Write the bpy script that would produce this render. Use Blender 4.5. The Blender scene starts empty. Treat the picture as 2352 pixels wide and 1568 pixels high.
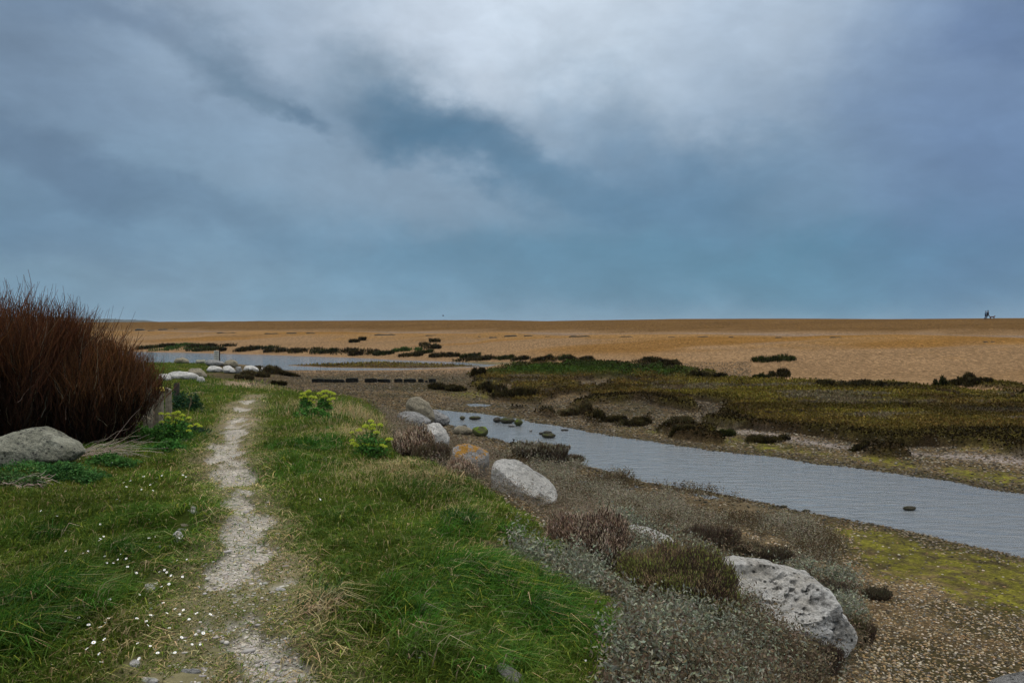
import bpy, math, random
import numpy as np
random.seed(7); rng = np.random.default_rng(7)
F, CX, HY, CZ = 1829.33, 1176.0, 750.0, 4.0      # focal length, centre column, horizon row of a 2352-wide survey of the place
sc = bpy.context.scene
col = sc.collection

# ------------------------------------------------------------------ helpers
def lin(r, g, b):
    f = lambda c: ((c/255+.055)/1.055)**2.4 if c > 10 else c/255/12.92
    return np.array([f(r), f(g), f(b)])
def sstep(a, b, x):
    t = np.clip((x-a)/(b-a), 0, 1); return t*t*(3-2*t)
def _h(ix, iy, s):
    n = (ix.astype(np.int64)*374761393 + iy.astype(np.int64)*668265263 + s*974634777) & 0xffffffff
    n = ((n ^ (n >> 13))*1274126177) & 0xffffffff
    n = ((n ^ (n >> 16))*2246822519) & 0xffffffff
    return ((n ^ (n >> 15)) & 0xffffff)/float(0xffffff)
def vn(x, y, s=0):
    x = np.asarray(x, float); y = np.asarray(y, float)
    ix = np.floor(x); iy = np.floor(y); fx = x-ix; fy = y-iy
    fx = fx*fx*(3-2*fx); fy = fy*fy*(3-2*fy)
    a = _h(ix, iy, s); b = _h(ix+1, iy, s); c = _h(ix, iy+1, s); d = _h(ix+1, iy+1, s)
    return (a*(1-fx)+b*fx)*(1-fy)+(c*(1-fx)+d*fx)*fy
def fbm(x, y, s=0, o=4):
    v = 0; a = .5; t = 0
    for i in range(o):
        v = v+a*vn(x*2**i+13.7*i, y*2**i-7.1*i, s+i*17); t += a; a *= .5
    return v/t
def vn3(x, y, z, s=0):
    iz = np.floor(z); f = z-iz; f = f*f*(3-2*f); k = iz.astype(np.int64)
    return vn(x, y, s+k*131)*(1-f)+vn(x, y, s+(k+1)*131)*f
def fbm3(q, fr, s=0, o=4):
    v = 0; a = .5; t = 0
    for i in range(o):
        g = fr*2.03**i; v = v+a*vn3(q[:, 0]*g+3.1*i, q[:, 1]*g+7.7*i, q[:, 2]*g+1.3*i, s+i*17); t += a; a *= .52
    return v/t
def seg_dist(X, Y, pts, closed=True):
    d = np.full(np.shape(X), 1e9); n = len(pts)
    for i in range(n if closed else n-1):
        ax, ay = pts[i]; bx, by = pts[(i+1) % n]; dx, dy = bx-ax, by-ay
        t = np.clip(((X-ax)*dx+(Y-ay)*dy)/(dx*dx+dy*dy+1e-12), 0, 1)
        d = np.minimum(d, (X-ax-t*dx)**2+(Y-ay-t*dy)**2)
    return np.sqrt(d)
def inside(X, Y, pts):
    r = np.zeros(np.shape(X), bool); n = len(pts)
    for i in range(n):
        ax, ay = pts[i]; bx, by = pts[(i+1) % n]
        if ay == by: continue
        r ^= ((ay > Y) != (by > Y)) & (X < (bx-ax)*(Y-ay)/(by-ay)+ax)
    return r
def sd(X, Y, pts):
    d = seg_dist(X, Y, pts); return np.where(inside(X, Y, pts), d, -d)
def G(px, py, z=0.0):
    Yd = (CZ-z)/((py-HY)/F); return ((px-CX)/F*Yd, Yd)

# ------------------------------------------------------------------ terrain
NEAR = [G(*p) for p in [(1030, 972), (1060, 988), (1120, 1003), (1180, 1017), (1255, 1035), (1330, 1066), (1400, 1086), (1500, 1110), (1650, 1136), (1800, 1166), (1960, 1196), (2100, 1224), (2352, 1279)]]
FAR = [G(*p) for p in [(985, 940), (1100, 949), (1250, 973), (1400, 998), (1500, 1014), (1600, 1029), (1800, 1053), (2000, 1078), (2200, 1108), (2352, 1135)]]
W1 = NEAR+[(10.5, 12), (15, 7), (22, 2), (30, -4), (34, 2), (24, 9), (16, 15.5)]+FAR[::-1]+[G(960, 944), G(975, 968)]
W2 = [(-400, 260), (-150, 189), (-90, 151)]+[G(*p) for p in [(320, 808), (430, 810), (500, 812), (620, 815), (700, 818), (800, 821), (900, 826), (1050, 831), (1120, 835), (1200, 839), (1130, 841.5), (1000, 846.5), (920, 850), (800, 850.5), (640, 851)]]+[(-24, 71), (-40, 76), (-70, 84), (-120, 95), (-400, 120)]
ISL = [G(*p) for p in [(655, 839), (760, 836.5), (850, 833.5), (950, 834.5), (1040, 838), (1110, 841), (1010, 845), (920, 846), (850, 845.5), (760, 844)]]
POOL = [G(*p, .1) for p in [(1068, 924), (1090, 922), (1130, 925), (1120, 929), (1085, 929)]]
UP = [(4.2, -60), (3.9, -20), (3.6, 0), (3.4, 5), (3.15, 8.2), (2.5, 11), (1.3, 13.4), (.2, 15.2), (-.6, 17.4), (-1.6, 21), (-2.6, 26), (-3.6, 30), (-6.5, 35), (-11, 41), (-14, 47), (-15.5, 54), (-17, 61), (-21, 67.5), (-30, 72), (-42, 75), (-120, 91), (-500, 110), (-500, -60)]
BX = [-400, -300, -150, -90, -59, -43, -28, -14.5, -6, -3, 6, 14, 25, 40, 60, 200]
BY = [330, 262, 192, 152.5, 128, 119.5, 109, 98, 90.5, 80, 61, 50, 38.5, 22, 0, -150]
CXs = [-600, -400, -230, -110, 0, 104, 250, 500]
CYs = [500, 400, 315, 262, 215, 175, 120, 40]
def crest_z(X, Y):
    px = CX+F*X/np.maximum(Y, 1)
    y = np.interp(px, [0, 350, 600, 850, 1000, 1120, 1250, 1400, 1550, 1800, 2050, 2352], [741, 739, 737, 736, 735, 735.2, 737.2, 735, 732.5, 731.6, 732.6, 731.2])
    Yc = np.interp(np.clip(X, -600, 500), CXs, CYs)
    return 4+(HY-y)/F*Yc
def base_fields(X, Y):
    f = {}
    f['up'] = sd(X, Y, UP)
    w = np.maximum(np.maximum(sd(X, Y, W1)+.5*(fbm(X*.9, Y*.9, 5)-.5)*np.clip(Y/20, .5, 2), sd(X, Y, W2)+1.2*(fbm(X*.25, Y*.25, 6)-.5)), sd(X, Y, POOL))
    isl = sd(X, Y, ISL)
    f['isl'] = isl
    w = np.where(isl > -2, np.minimum(w, -isl), w)
    f['w'] = w
    B = np.interp(X, BX, BY); C = np.interp(X, CXs, CYs)
    f['s'] = (Y-B)/(C-B)
    return f
PS = [-1, 0, .04, .1, .18, .26, .34, .40, .45, .50, .56, .62, .75, .90, .97, 1.0, 1.03, 1.15, 2]
PZ = [0, 0, .18, .42, .85, 1.35, 1.95, 2.18, 2.22, 2.12, 2.08, 2.25, 3.3, 4.8, 5.28, 5.35, 5.2, 2.0, -6]
# regions, traced on the ground: filled in once the bare terrain exists
REG = {}
def Zraw(X, Y, f=None):
    X = np.asarray(X, float); Y = np.asarray(Y, float)
    f = f or base_fields(X, Y)
    low = np.where(f['w'] > 0, -np.minimum(.45, f['w']*.14), np.minimum(.42, -f['w']*.07))
    low = np.minimum(low, np.where(f['w'] > 0, low, .02+.42*sstep(0, 9, -f['w'])))
    zup = np.interp(Y, [-60, 7, 11, 16, 21, 26, 32, 40, 48, 57, 63, 70], [2.4, 2.4, 2.28, 2.05, 1.85, 1.72, 1.35, .95, .85, 1.22, 1.1, .5])
    wd = np.interp(Y, [0, 8, 14, 22, 35, 50, 60], [4.4, 4.3, 3.9, 3.4, 5, 6, 4])
    z = low+(np.maximum(zup-low, 0))*sstep(-.4, 1, f['up']/wd)
    sb = f['s']
    zb = np.interp(sb, PS, PZ)
    k = (crest_z(X, Y)-.42)/5.35
    z = z+np.where(sb > 0, zb*np.where(sb > .5, 1+(k-1)*sstep(.55, .95, sb), 1), 0)
    return z
def hit(px, py, fn=None):
    fn = fn or Zraw
    Ys = np.geomspace(2.2, 420, 2600); Xs = (px-CX)/F*Ys; Zr = CZ-(py-HY)/F*Ys
    m = np.nonzero(fn(Xs, Ys) >= Zr)[0]
    if len(m) == 0: return (Xs[-1], Ys[-1])
    i = m[0]; return (float(Xs[i]), float(Ys[i]))
def reg(name, pts): REG[name] = [hit(*p) for p in pts]
reg('marsh', [(1635, 968), (1700, 982), (1800, 992), (1880, 1004), (1990, 1021), (2150, 1029), (2215, 1013), (2360, 1013), (2700, 1040), (2700, 940), (2360, 915), (2230, 903), (2080, 887), (1900, 884), (1700, 876), (1500, 871), (1400, 880), (1420, 905), (1480, 925), (1600, 945)])
reg('marsh2', [(1090, 868), (1130, 862), (1300, 864), (1500, 866), (1660, 866), (1640, 880), (1420, 930), (1620, 962), (1640, 985), (1500, 975), (1380, 972), (1265, 945), (1290, 925), (1150, 915), (1090, 890)])
reg('mound', [(1120, 858), (1140, 851), (1165, 842), (1250, 839), (1420, 840), (1520, 842), (1570, 850), (1640, 861), (1600, 871), (1350, 872), (1150, 869), (1090, 860)])
reg('mudstrip', [(1640, 966), (1700, 985), (1800, 998), (1900, 1014), (2000, 1030), (2150, 1040), (2370, 1048), (2370, 1070), (2200, 1055), (2050, 1045), (1900, 1030), (1750, 1008), (1660, 985)])
reg('algae1', [(1870, 1200), (1960, 1210), (2100, 1240), (2352, 1300), (2500, 1345), (2500, 1440), (2352, 1405), (2250, 1390), (2120, 1350), (2000, 1315), (1930, 1260)])
reg('algae2', [(1010, 900), (1060, 896), (1140, 903), (1150, 912), (1080, 914), (1030, 910)])
reg('algae3', [(1390, 978), (1480, 975), (1640, 980), (1690, 1000), (1560, 1000), (1430, 992)])
reg('algae4', [(2220, 1016), (2500, 1016), (2500, 1040), (2352, 1040), (2230, 1030)])
reg('algae5', [(1700, 1010), (1800, 1020), (2000, 1050), (2352, 1090), (2400, 1120), (2200, 1095), (2000, 1065), (1750, 1035)])
reg('grass', [(1395, 1700), (1400, 1568), (1440, 1500), (1480, 1412), (1400, 1385), (1290, 1300), (1270, 1240), (1190, 1170), (1120, 1135), (1040, 1095), (970, 1060), (915, 1000), (885, 945), (850, 918), (770, 905), (690, 897), (640, 890), (600, 878), (500, 872), (470, 855), (600, 862), (500, 846), (480, 832), (350, 832), (200, 832), (-500, 850), (-900, 1700)])
reg('tongue', [(1080, 1232), (1180, 1262), (1290, 1303), (1420, 1345), (1490, 1405), (1400, 1385), (1250, 1328), (1130, 1272)])
reg('purs1', [(1130, 1055), (1250, 1050), (1340, 1072), (1420, 1095), (1520, 1120), (1660, 1150), (1800, 1185), (1880, 1210), (1960, 1265), (1940, 1300), (1850, 1312), (1640, 1285), (1450, 1215), (1280, 1165), (1160, 1115)])
reg('purs2', [(1280, 1300), (1480, 1395), (1640, 1430), (1780, 1470), (1850, 1500), (1900, 1540), (1860, 1600), (1850, 1750), (1400, 1750), (1400, 1568), (1440, 1500), (1400, 1385)])
reg('purs3', [(1290, 1290), (1450, 1212), (1640, 1280), (1850, 1312), (1960, 1335), (1975, 1480), (1900, 1550), (1600, 1470)])
reg('cliffveg', [(880, 950), (960, 990), (1040, 1010), (1130, 1040), (1160, 1110), (1120, 1140), (1040, 1100), (950, 1050)])
reg('sandbank', [(470, 884), (520, 876), (580, 878), (625, 884), (640, 892), (560, 888)])
reg('sidepath', [(415, 903), (470, 900), (480, 906), (430, 908)])
PATH = [(560, 1700, 190), (540, 1568, 170), (555, 1500, 125), (560, 1400, 105), (575, 1310, 100), (570, 1250, 62), (575, 1200, 62), (560, 1160, 50), (545, 1120, 50), (525, 1070, 52), (520, 1030, 46), (540, 990, 34), (553, 960, 26), (562, 935, 22), (580, 918, 20), (600, 905, 15)]
PW = [hit(p[0], p[1]) for p in PATH]
PR = [p[2]/F*w[1] for p, w in zip(PATH, PW)]
PSOL = [.68, .68, .58, .66, .85, 1.1, 1.2, .75, .6, 1.0, 1.15, .8, .7, .6, .5, .4]
def path_field(X, Y):
    best = np.full(np.shape(X), -9.0); sol = np.zeros(np.shape(X))
    for i in range(len(PW)-1):
        (ax, ay), (bx, by) = PW[i], PW[i+1]; dx, dy = bx-ax, by-ay
        t = np.clip(((X-ax)*dx+(Y-ay)*dy)/(dx*dx+dy*dy), 0, 1)
        d = np.hypot(X-ax-t*dx, Y-ay-t*dy); r = PR[i]*(1-t)+PR[i+1]*t; s = PSOL[i]*(1-t)+PSOL[i+1]*t
        v = 1-d/r; m = v > best; best = np.where(m, v, best); sol = np.where(m, s, sol)
    return best, sol
def zones(X, Y, f=None):
    f = f or base_fields(X, Y)
    sc_ = np.clip(Y/12, .35, 4)
    wob = (fbm(X/sc_*1.6, Y/sc_*1.1, 31)-.5)*sc_*1.1
    R = {k: sd(X, Y, REG[k]) for k in REG}
    z = {}
    z['grass'] = sstep(-.15, .25, (R['grass']+wob*.5)/sc_)*(1-sstep(-.1, .12, (R['tongue']+wob*.3)/sc_))*(1-sstep(-.1, .3, (R['sandbank']+wob*.2)/sc_)*.85)
    z['marsh'] = np.maximum(sstep(-.03, .03, (R['marsh']+wob*.5)/sc_)*(1-sstep(.60, .63, fbm(X*.35, Y*.14, 79, 3))), sstep(-.1, .1, (R['marsh2']+wob*1.0)/sc_)*sstep(.49, .52, fbm(X*.34, Y*.2, 77, 3)))
    fr = np.where((Y > 22) & (f['s'] < .06) & (f['up'] < -1) & (f['w'] < -.9), 1., 0.)
    z['marsh'] = np.maximum(z['marsh'], fr*sstep(.56, .62, fbm(X*.33, Y*.25, 78, 3))*(X > 0))
    rg = 1-sstep(.008, .03, abs(fbm(X*.20, Y*.34, 80, 3)-.5)); z['creek'] = rg*z['marsh']*(Y < 66)
    z['marshc'] = np.maximum(z['marsh'], sstep(-.16, -.10, (R['marsh']+wob*.5)/sc_))
    z['marsh'] = z['marsh']*(1-.9*z['creek'])
    z['isl'] = sstep(.0, .5, f['isl'])
    z['mound'] = sstep(-.3, .5, (R['mound']+wob*.5)/sc_)
    z['mudstrip'] = sstep(-.15, .2, (R['mudstrip']+wob*.35)/sc_)
    al = np.maximum.reduce([sstep(-.3, .5, (R[k]+wob)/sc_) for k in ('algae1', 'algae2', 'algae3', 'algae4', 'algae5')])
    z['algae'] = al*sstep(.15, .40, fbm(X*1.1, Y*.9, 41)+.2*(R['algae1'] > 0)+.05)
    z['purs1'] = sstep(-.2, .2, (R['purs1']+wob)/sc_)
    z['purs2'] = sstep(-.2, .2, (np.maximum(np.maximum(R['purs2'], R['purs3']), R['tongue'])+wob*.3)/sc_)
    z['cliff'] = np.maximum(sstep(-.2, .2, (R['cliffveg']+wob*.4)/sc_), sstep(-.5, .1, f['up']+wob*.3)*(Y < 36)*(Y > 7))*(1-z['grass'])*(1-z['purs2'])
    b, s = path_field(X, Y)
    n = fbm(X*3.2, Y*2.0, 51)
    z['path'] = sstep(.36, .66, np.clip(b+.3, 0, 1)**.8*s*.75+(n-.5)*1.55*sstep(-.6, .2, b)+(fbm(X*9, Y*7, 53, 3)-.5)*.35)*z['grass']
    z['worn'] = sstep(-1.6, .3, b+(fbm(X*1.2, Y*.9, 52)-.5)*1.5)*z['grass']
    z['sand'] = sstep(-.1, .3, (np.maximum(R['sandbank'], R['sidepath'])+wob*.2)/sc_)
    z['beach'] = sstep(-.012, .02, f['s']+(fbm(X*.15, Y*.1, 61)-.5)*.03)
    return z
def Z(X, Y, f=None, z=None):
    X = np.asarray(X, float); Y = np.asarray(Y, float)
    f = f or base_fields(X, Y); z = z or zones(X, Y, f)
    h = Zraw(X, Y, f)
    h = h+z['marsh']*(.16+.17*fbm(X*.35, Y*.22, 8)+.12*(fbm(X*3, Y*2, 9)-.3))*sstep(0, .8, -f['w'])
    h = h+z['mound']*(.12+.28*fbm(X*.25, Y*.2, 15)+.20*(fbm(X*1.3, Y*1.1, 16, 3)-.5))+z['isl']*.03
    h = h+(z['purs1']+z['purs2'])*(fbm(X*1.5, Y*1.5, 11)-.42)*.36
    h = h+z['grass']*((fbm(X*.7, Y*.7, 12)-.5)*.26+(fbm(X*2.6, Y*2.6, 13, 3)-.5)*.17*(1-.75*z['worn']))-z['path']*.035
    h = h+(fbm(X*2.2, Y*2.2, 14)-.5)*.05*(f['w'] < 0)*sstep(.0, 1.2, -f['w'])
    bw = sstep(.02, .12, f['s'])*(1-sstep(.9, 1.0, f['s']))
    h = h+bw*((fbm(X*.035, Y*.07, 21, 3)-.5)*1.15+(fbm(X*.12+Y*.05, Y*.3, 22, 3)-.5)*.22)
    h = h+.10*sstep(.95, 1, f['s'])*(fbm(X*.2, Y*.2, 23)-.5)
    return h

# ------------------------------------------------------------------ mesh building
def mk(name, V, loops, starts, mat, parent=None, cols=None, smooth=False, mi=None):
    me = bpy.data.meshes.new(name)
    V = np.ascontiguousarray(V, np.float32).reshape(-1, 3)
    me.vertices.add(len(V)); me.vertices.foreach_set('co', V.ravel())
    me.loops.add(len(loops)); me.loops.foreach_set('vertex_index', np.ascontiguousarray(loops, np.int32))
    me.polygons.add(len(starts)); me.polygons.foreach_set('loop_start', np.ascontiguousarray(starts, np.int32))
    if smooth: me.polygons.foreach_set('use_smooth', np.ones(len(starts), bool))
    me.update(calc_edges=True)
    if cols is not None:
        a = me.color_attributes.new('Col', 'FLOAT_COLOR', 'POINT')
        c = np.ones((len(V), 4), np.float32); c[:, :3] = cols
        a.data.foreach_set('color', c.ravel())
    me.materials.append(mat)
    o = bpy.data.objects.new(name, me); col.objects.link(o)
    if parent is not None: o.parent = parent
    return o
def quads(name, V, Q, mat, **k):
    Q = np.asarray(Q); return mk(name, V, Q.ravel(), np.arange(len(Q))*Q.shape[1], mat, **k)
def tag(o, label=None, cat=None, group=None, kind=None):
    if label: o['label'] = label
    if cat: o['category'] = cat
    if group: o['group'] = group
    if kind: o['kind'] = kind
    return o
def empty(name, loc, rz=0):
    o = bpy.data.objects.new(name, None); o.empty_display_size = .2
    o.location = loc; o.rotation_euler = (0, 0, rz); col.objects.link(o); return o

# blades: P (N,3) roots
def blade_arrays(P, h, w, lean, cols, tipf=1.15, az=None):
    N = len(P); a = rng.uniform(0, 2*np.pi, N); wd = np.stack([np.cos(a), np.sin(a), 0*a], 1)
    la = rng.uniform(0, 2*np.pi, N) if az is None else az
    ld = np.stack([np.cos(la), np.sin(la), 0*la], 1)
    w = w[:, None]*.5; h = h[:, None]; lean = lean[:, None]; up = np.array([0, 0, 1.])
    m = P+up*h*.55+ld*lean*h*.3; t = P+up*h*(1-.35*np.minimum(lean, 1.6))+ld*lean*h
    V = np.stack([P-wd*w, P+wd*w, m+wd*w*.85, m-wd*w*.85, t], 1).reshape(-1, 3)
    C = np.stack([cols, cols, cols*1.0, cols*1.0, np.minimum(cols*tipf, .9)], 1).reshape(-1, 3)
    b = np.arange(N)*5
    L = np.stack([b, b+1, b+2, b+3, b+3, b+2, b+4], 1).ravel()
    S = np.stack([np.arange(N)*7, np.arange(N)*7+4], 1).ravel()
    return V, L, S, C
def blades(name, P, h, w, lean, cols, mat, parent=None, tipf=1.15, az=None):
    V, L, S, C = blade_arrays(P, h, w, lean, cols, tipf, az)
    return mk(name, V, L, S, mat, parent=parent, cols=C)
def leaf_arrays(P, size, cols, flat=0.0, asp=2.0):
    N = len(P)
    d = rng.normal(size=(N, 3)); d[:, 2] = d[:, 2]*(1-flat)+abs(d[:, 2])*.2; d /= np.linalg.norm(d, axis=1)[:, None]
    e = np.cross(d, rng.normal(size=(N, 3))); e /= np.linalg.norm(e, axis=1)[:, None]
    s = size[:, None]
    V = np.stack([P, P+d*s*.5+e*s/asp*.5, P+d*s, P+d*s*.5-e*s/asp*.5], 1).reshape(-1, 3)
    return V, np.repeat(cols, 4, 0)
def leaves(name, P, size, cols, mat, parent=None, flat=0., asp=2.):
    V, C = leaf_arrays(P, size, cols, flat, asp)
    return quads(name, V, np.arange(len(P)*4).reshape(-1, 4), mat, parent=parent, cols=C)
def tubes(name, PL, R, cols, mat, parent=None, sides=3):
    # PL (N,K,3), R (N,K)
    N, K, _ = PL.shape
    d = PL[:, -1]-PL[:, 0]; d /= np.linalg.norm(d, axis=1)[:, None]+1e-9
    ref = np.where(abs(d[:, 2:3]) > .8, np.array([[1., 0, 0]]), np.array([[0, 0, 1.]]))
    a = np.cross(d, ref); a /= np.linalg.norm(a, axis=1)[:, None]; b = np.cross(d, a)
    th = np.arange(sides)*2*np.pi/sides
    off = np.cos(th)[None, :, None]*a[:, None]+np.sin(th)[None, :, None]*b[:, None]
    V = PL[:, :, None]+off[:, None]*R[:, :, None, None]
    base = (np.arange(N)*K*sides)[:, None, None]; k = (np.arange(K-1)*sides)[None, :, None]; s = np.arange(sides)[None, None]
    s2 = (np.arange(sides)+1) % sides; s2 = s2[None, None]
    Q = np.stack([base+k+s, base+k+s2, base+k+sides+s2, base+k+sides+s], -1).reshape(-1, 4)
    C = np.repeat(cols, K*sides, 0)
    return quads(name, V.reshape(-1, 3), Q, mat, parent=parent, cols=C, smooth=True)

# ------------------------------------------------------------------ materials
def new_mat(name):
    m = bpy.data.materials.new(name); m.use_nodes = True; nt = m.node_tree; nt.nodes.clear(); return m, nt
def N_(nt, t, **k):
    n = nt.nodes.new(t)
    for a, b in k.items():
        if a in ('ins',):
            for i, v in b.items(): n.inputs[i].default_value = v
        else: setattr(n, a, b)
    return n
def lk(nt, a, b): nt.links.new(a, b)
def ramp(nt, fac, stops):
    r = nt.nodes.new('ShaderNodeValToRGB'); e = r.color_ramp.elements
    while len(e) < len(stops): e.new(.5)
    for i, (p, c) in enumerate(stops):
        e[i].position = p; e[i].color = (c[0], c[1], c[2], 1) if hasattr(c, '__len__') else (c, c, c, 1)
    if fac is not None: lk(nt, fac, r.inputs[0])
    return r.outputs[0]
def mulc(nt, a, b, f=1.0):
    m = N_(nt, 'ShaderNodeMix', data_type='RGBA', blend_type='MULTIPLY'); m.inputs[0].default_value = f
    lk(nt, a, m.inputs[6]); lk(nt, b, m.inputs[7]); return m.outputs[2]
def mixc(nt, f, a, b):
    m = N_(nt, 'ShaderNodeMix', data_type='RGBA')
    if isinstance(f, float): m.inputs[0].default_value = f
    else: lk(nt, f, m.inputs[0])
    for s, i in ((a, 6), (b, 7)):
        if hasattr(s, 'links'): lk(nt, s, m.inputs[i])
        else: m.inputs[i].default_value = (*s, 1)
    return m.outputs[2]
def leaf_mat(name, trans=.3, rough=.6):
    m, nt = new_mat(name)
    a = N_(nt, 'ShaderNodeAttribute', attribute_name='Col')
    p = N_(nt, 'ShaderNodeBsdfPrincipled'); p.inputs['Roughness'].default_value = rough; p.inputs['Specular IOR Level'].default_value = .03
    t = N_(nt, 'ShaderNodeBsdfTranslucent'); mx = N_(nt, 'ShaderNodeMixShader'); mx.inputs[0].default_value = trans
    o = N_(nt, 'ShaderNodeOutputMaterial')
    lk(nt, a.outputs['Color'], p.inputs['Base Color']); lk(nt, a.outputs['Color'], t.inputs['Color'])
    lk(nt, p.outputs[0], mx.inputs[1]); lk(nt, t.outputs[0], mx.inputs[2]); lk(nt, mx.outputs[0], o.inputs[0])
    return m
def ground_mat(name, pebble=1.0, vs=24., ns=1.1, con=1., rough=.95, bump=.6, spec=.0, grain=False):
    m, nt = new_mat(name)
    a = N_(nt, 'ShaderNodeAttribute', attribute_name='Col')
    g = N_(nt, 'ShaderNodeNewGeometry')
    n1 = N_(nt, 'ShaderNodeTexNoise'); n1.inputs['Scale'].default_value = ns; n1.inputs['Detail'].default_value = 9; n1.inputs['Roughness'].default_value = .78
    lk(nt, g.outputs['Position'], n1.inputs['Vector'])
    c = mulc(nt, a.outputs['Color'], ramp(nt, n1.outputs[0], [(.3, .45), (.5, .95), (.7, 1.7)]), con*(.9 if pebble else .8))
    v = N_(nt, 'ShaderNodeTexVoronoi'); v.inputs['Scale'].default_value = vs; v.inputs['Randomness'].default_value = 1
    lk(nt, g.outputs['Position'], v.inputs['Vector'])
    if pebble:
        sx = N_(nt, 'ShaderNodeSeparateColor'); lk(nt, v.outputs['Color'], sx.inputs[0])
        t = ramp(nt, sx.outputs[0], [(0, (.55, .5, .45)), (.35, (.9, .85, .8)), (.7, (1.1, 1.0, .9)), (.95, (1.7, 1.6, 1.5))])
        c = mulc(nt, c, t, .8*pebble)
    if grain:
        mg = N_(nt, 'ShaderNodeMapping'); mg.inputs['Scale'].default_value = (2.1, .9, 1); lk(nt, g.outputs['Position'], mg.inputs[0])
        vg = N_(nt, 'ShaderNodeTexVoronoi'); vg.inputs['Scale'].default_value = 2.9; lk(nt, mg.outputs[0], vg.inputs['Vector'])
        sg = N_(nt, 'ShaderNodeSeparateColor'); lk(nt, vg.outputs['Color'], sg.inputs[0])
        c = mulc(nt, c, ramp(nt, sg.outputs[1], [(0, (.66, .63, .60)), (.5, (1., 1., 1.)), (1, (1.34, 1.32, 1.30))]), .8)
    n2 = N_(nt, 'ShaderNodeTexNoise'); n2.inputs['Scale'].default_value = 5.5; n2.inputs['Detail'].default_value = 8; n2.inputs['Roughness'].default_value = .7
    lk(nt, g.outputs['Position'], n2.inputs['Vector'])
    ad = N_(nt, 'ShaderNodeMath', operation='MULTIPLY_ADD'); ad.inputs[1].default_value = -.6*pebble
    lk(nt, v.outputs['Distance'], ad.inputs[0]); lk(nt, n2.outputs[0], ad.inputs[2])
    b = N_(nt, 'ShaderNodeBump'); b.inputs['Strength'].default_value = bump; b.inputs['Distance'].default_value = .06
    lk(nt, ad.outputs[0], b.inputs['Height'])
    p = N_(nt, 'ShaderNodeBsdfPrincipled'); p.inputs['Roughness'].default_value = rough; p.inputs['Specular IOR Level'].default_value = spec
    lk(nt, c, p.inputs['Base Color']); lk(nt, b.outputs[0], p.inputs['Normal'])
    o = N_(nt, 'ShaderNodeOutputMaterial'); lk(nt, p.outputs[0], o.inputs[0]); return m
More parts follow.
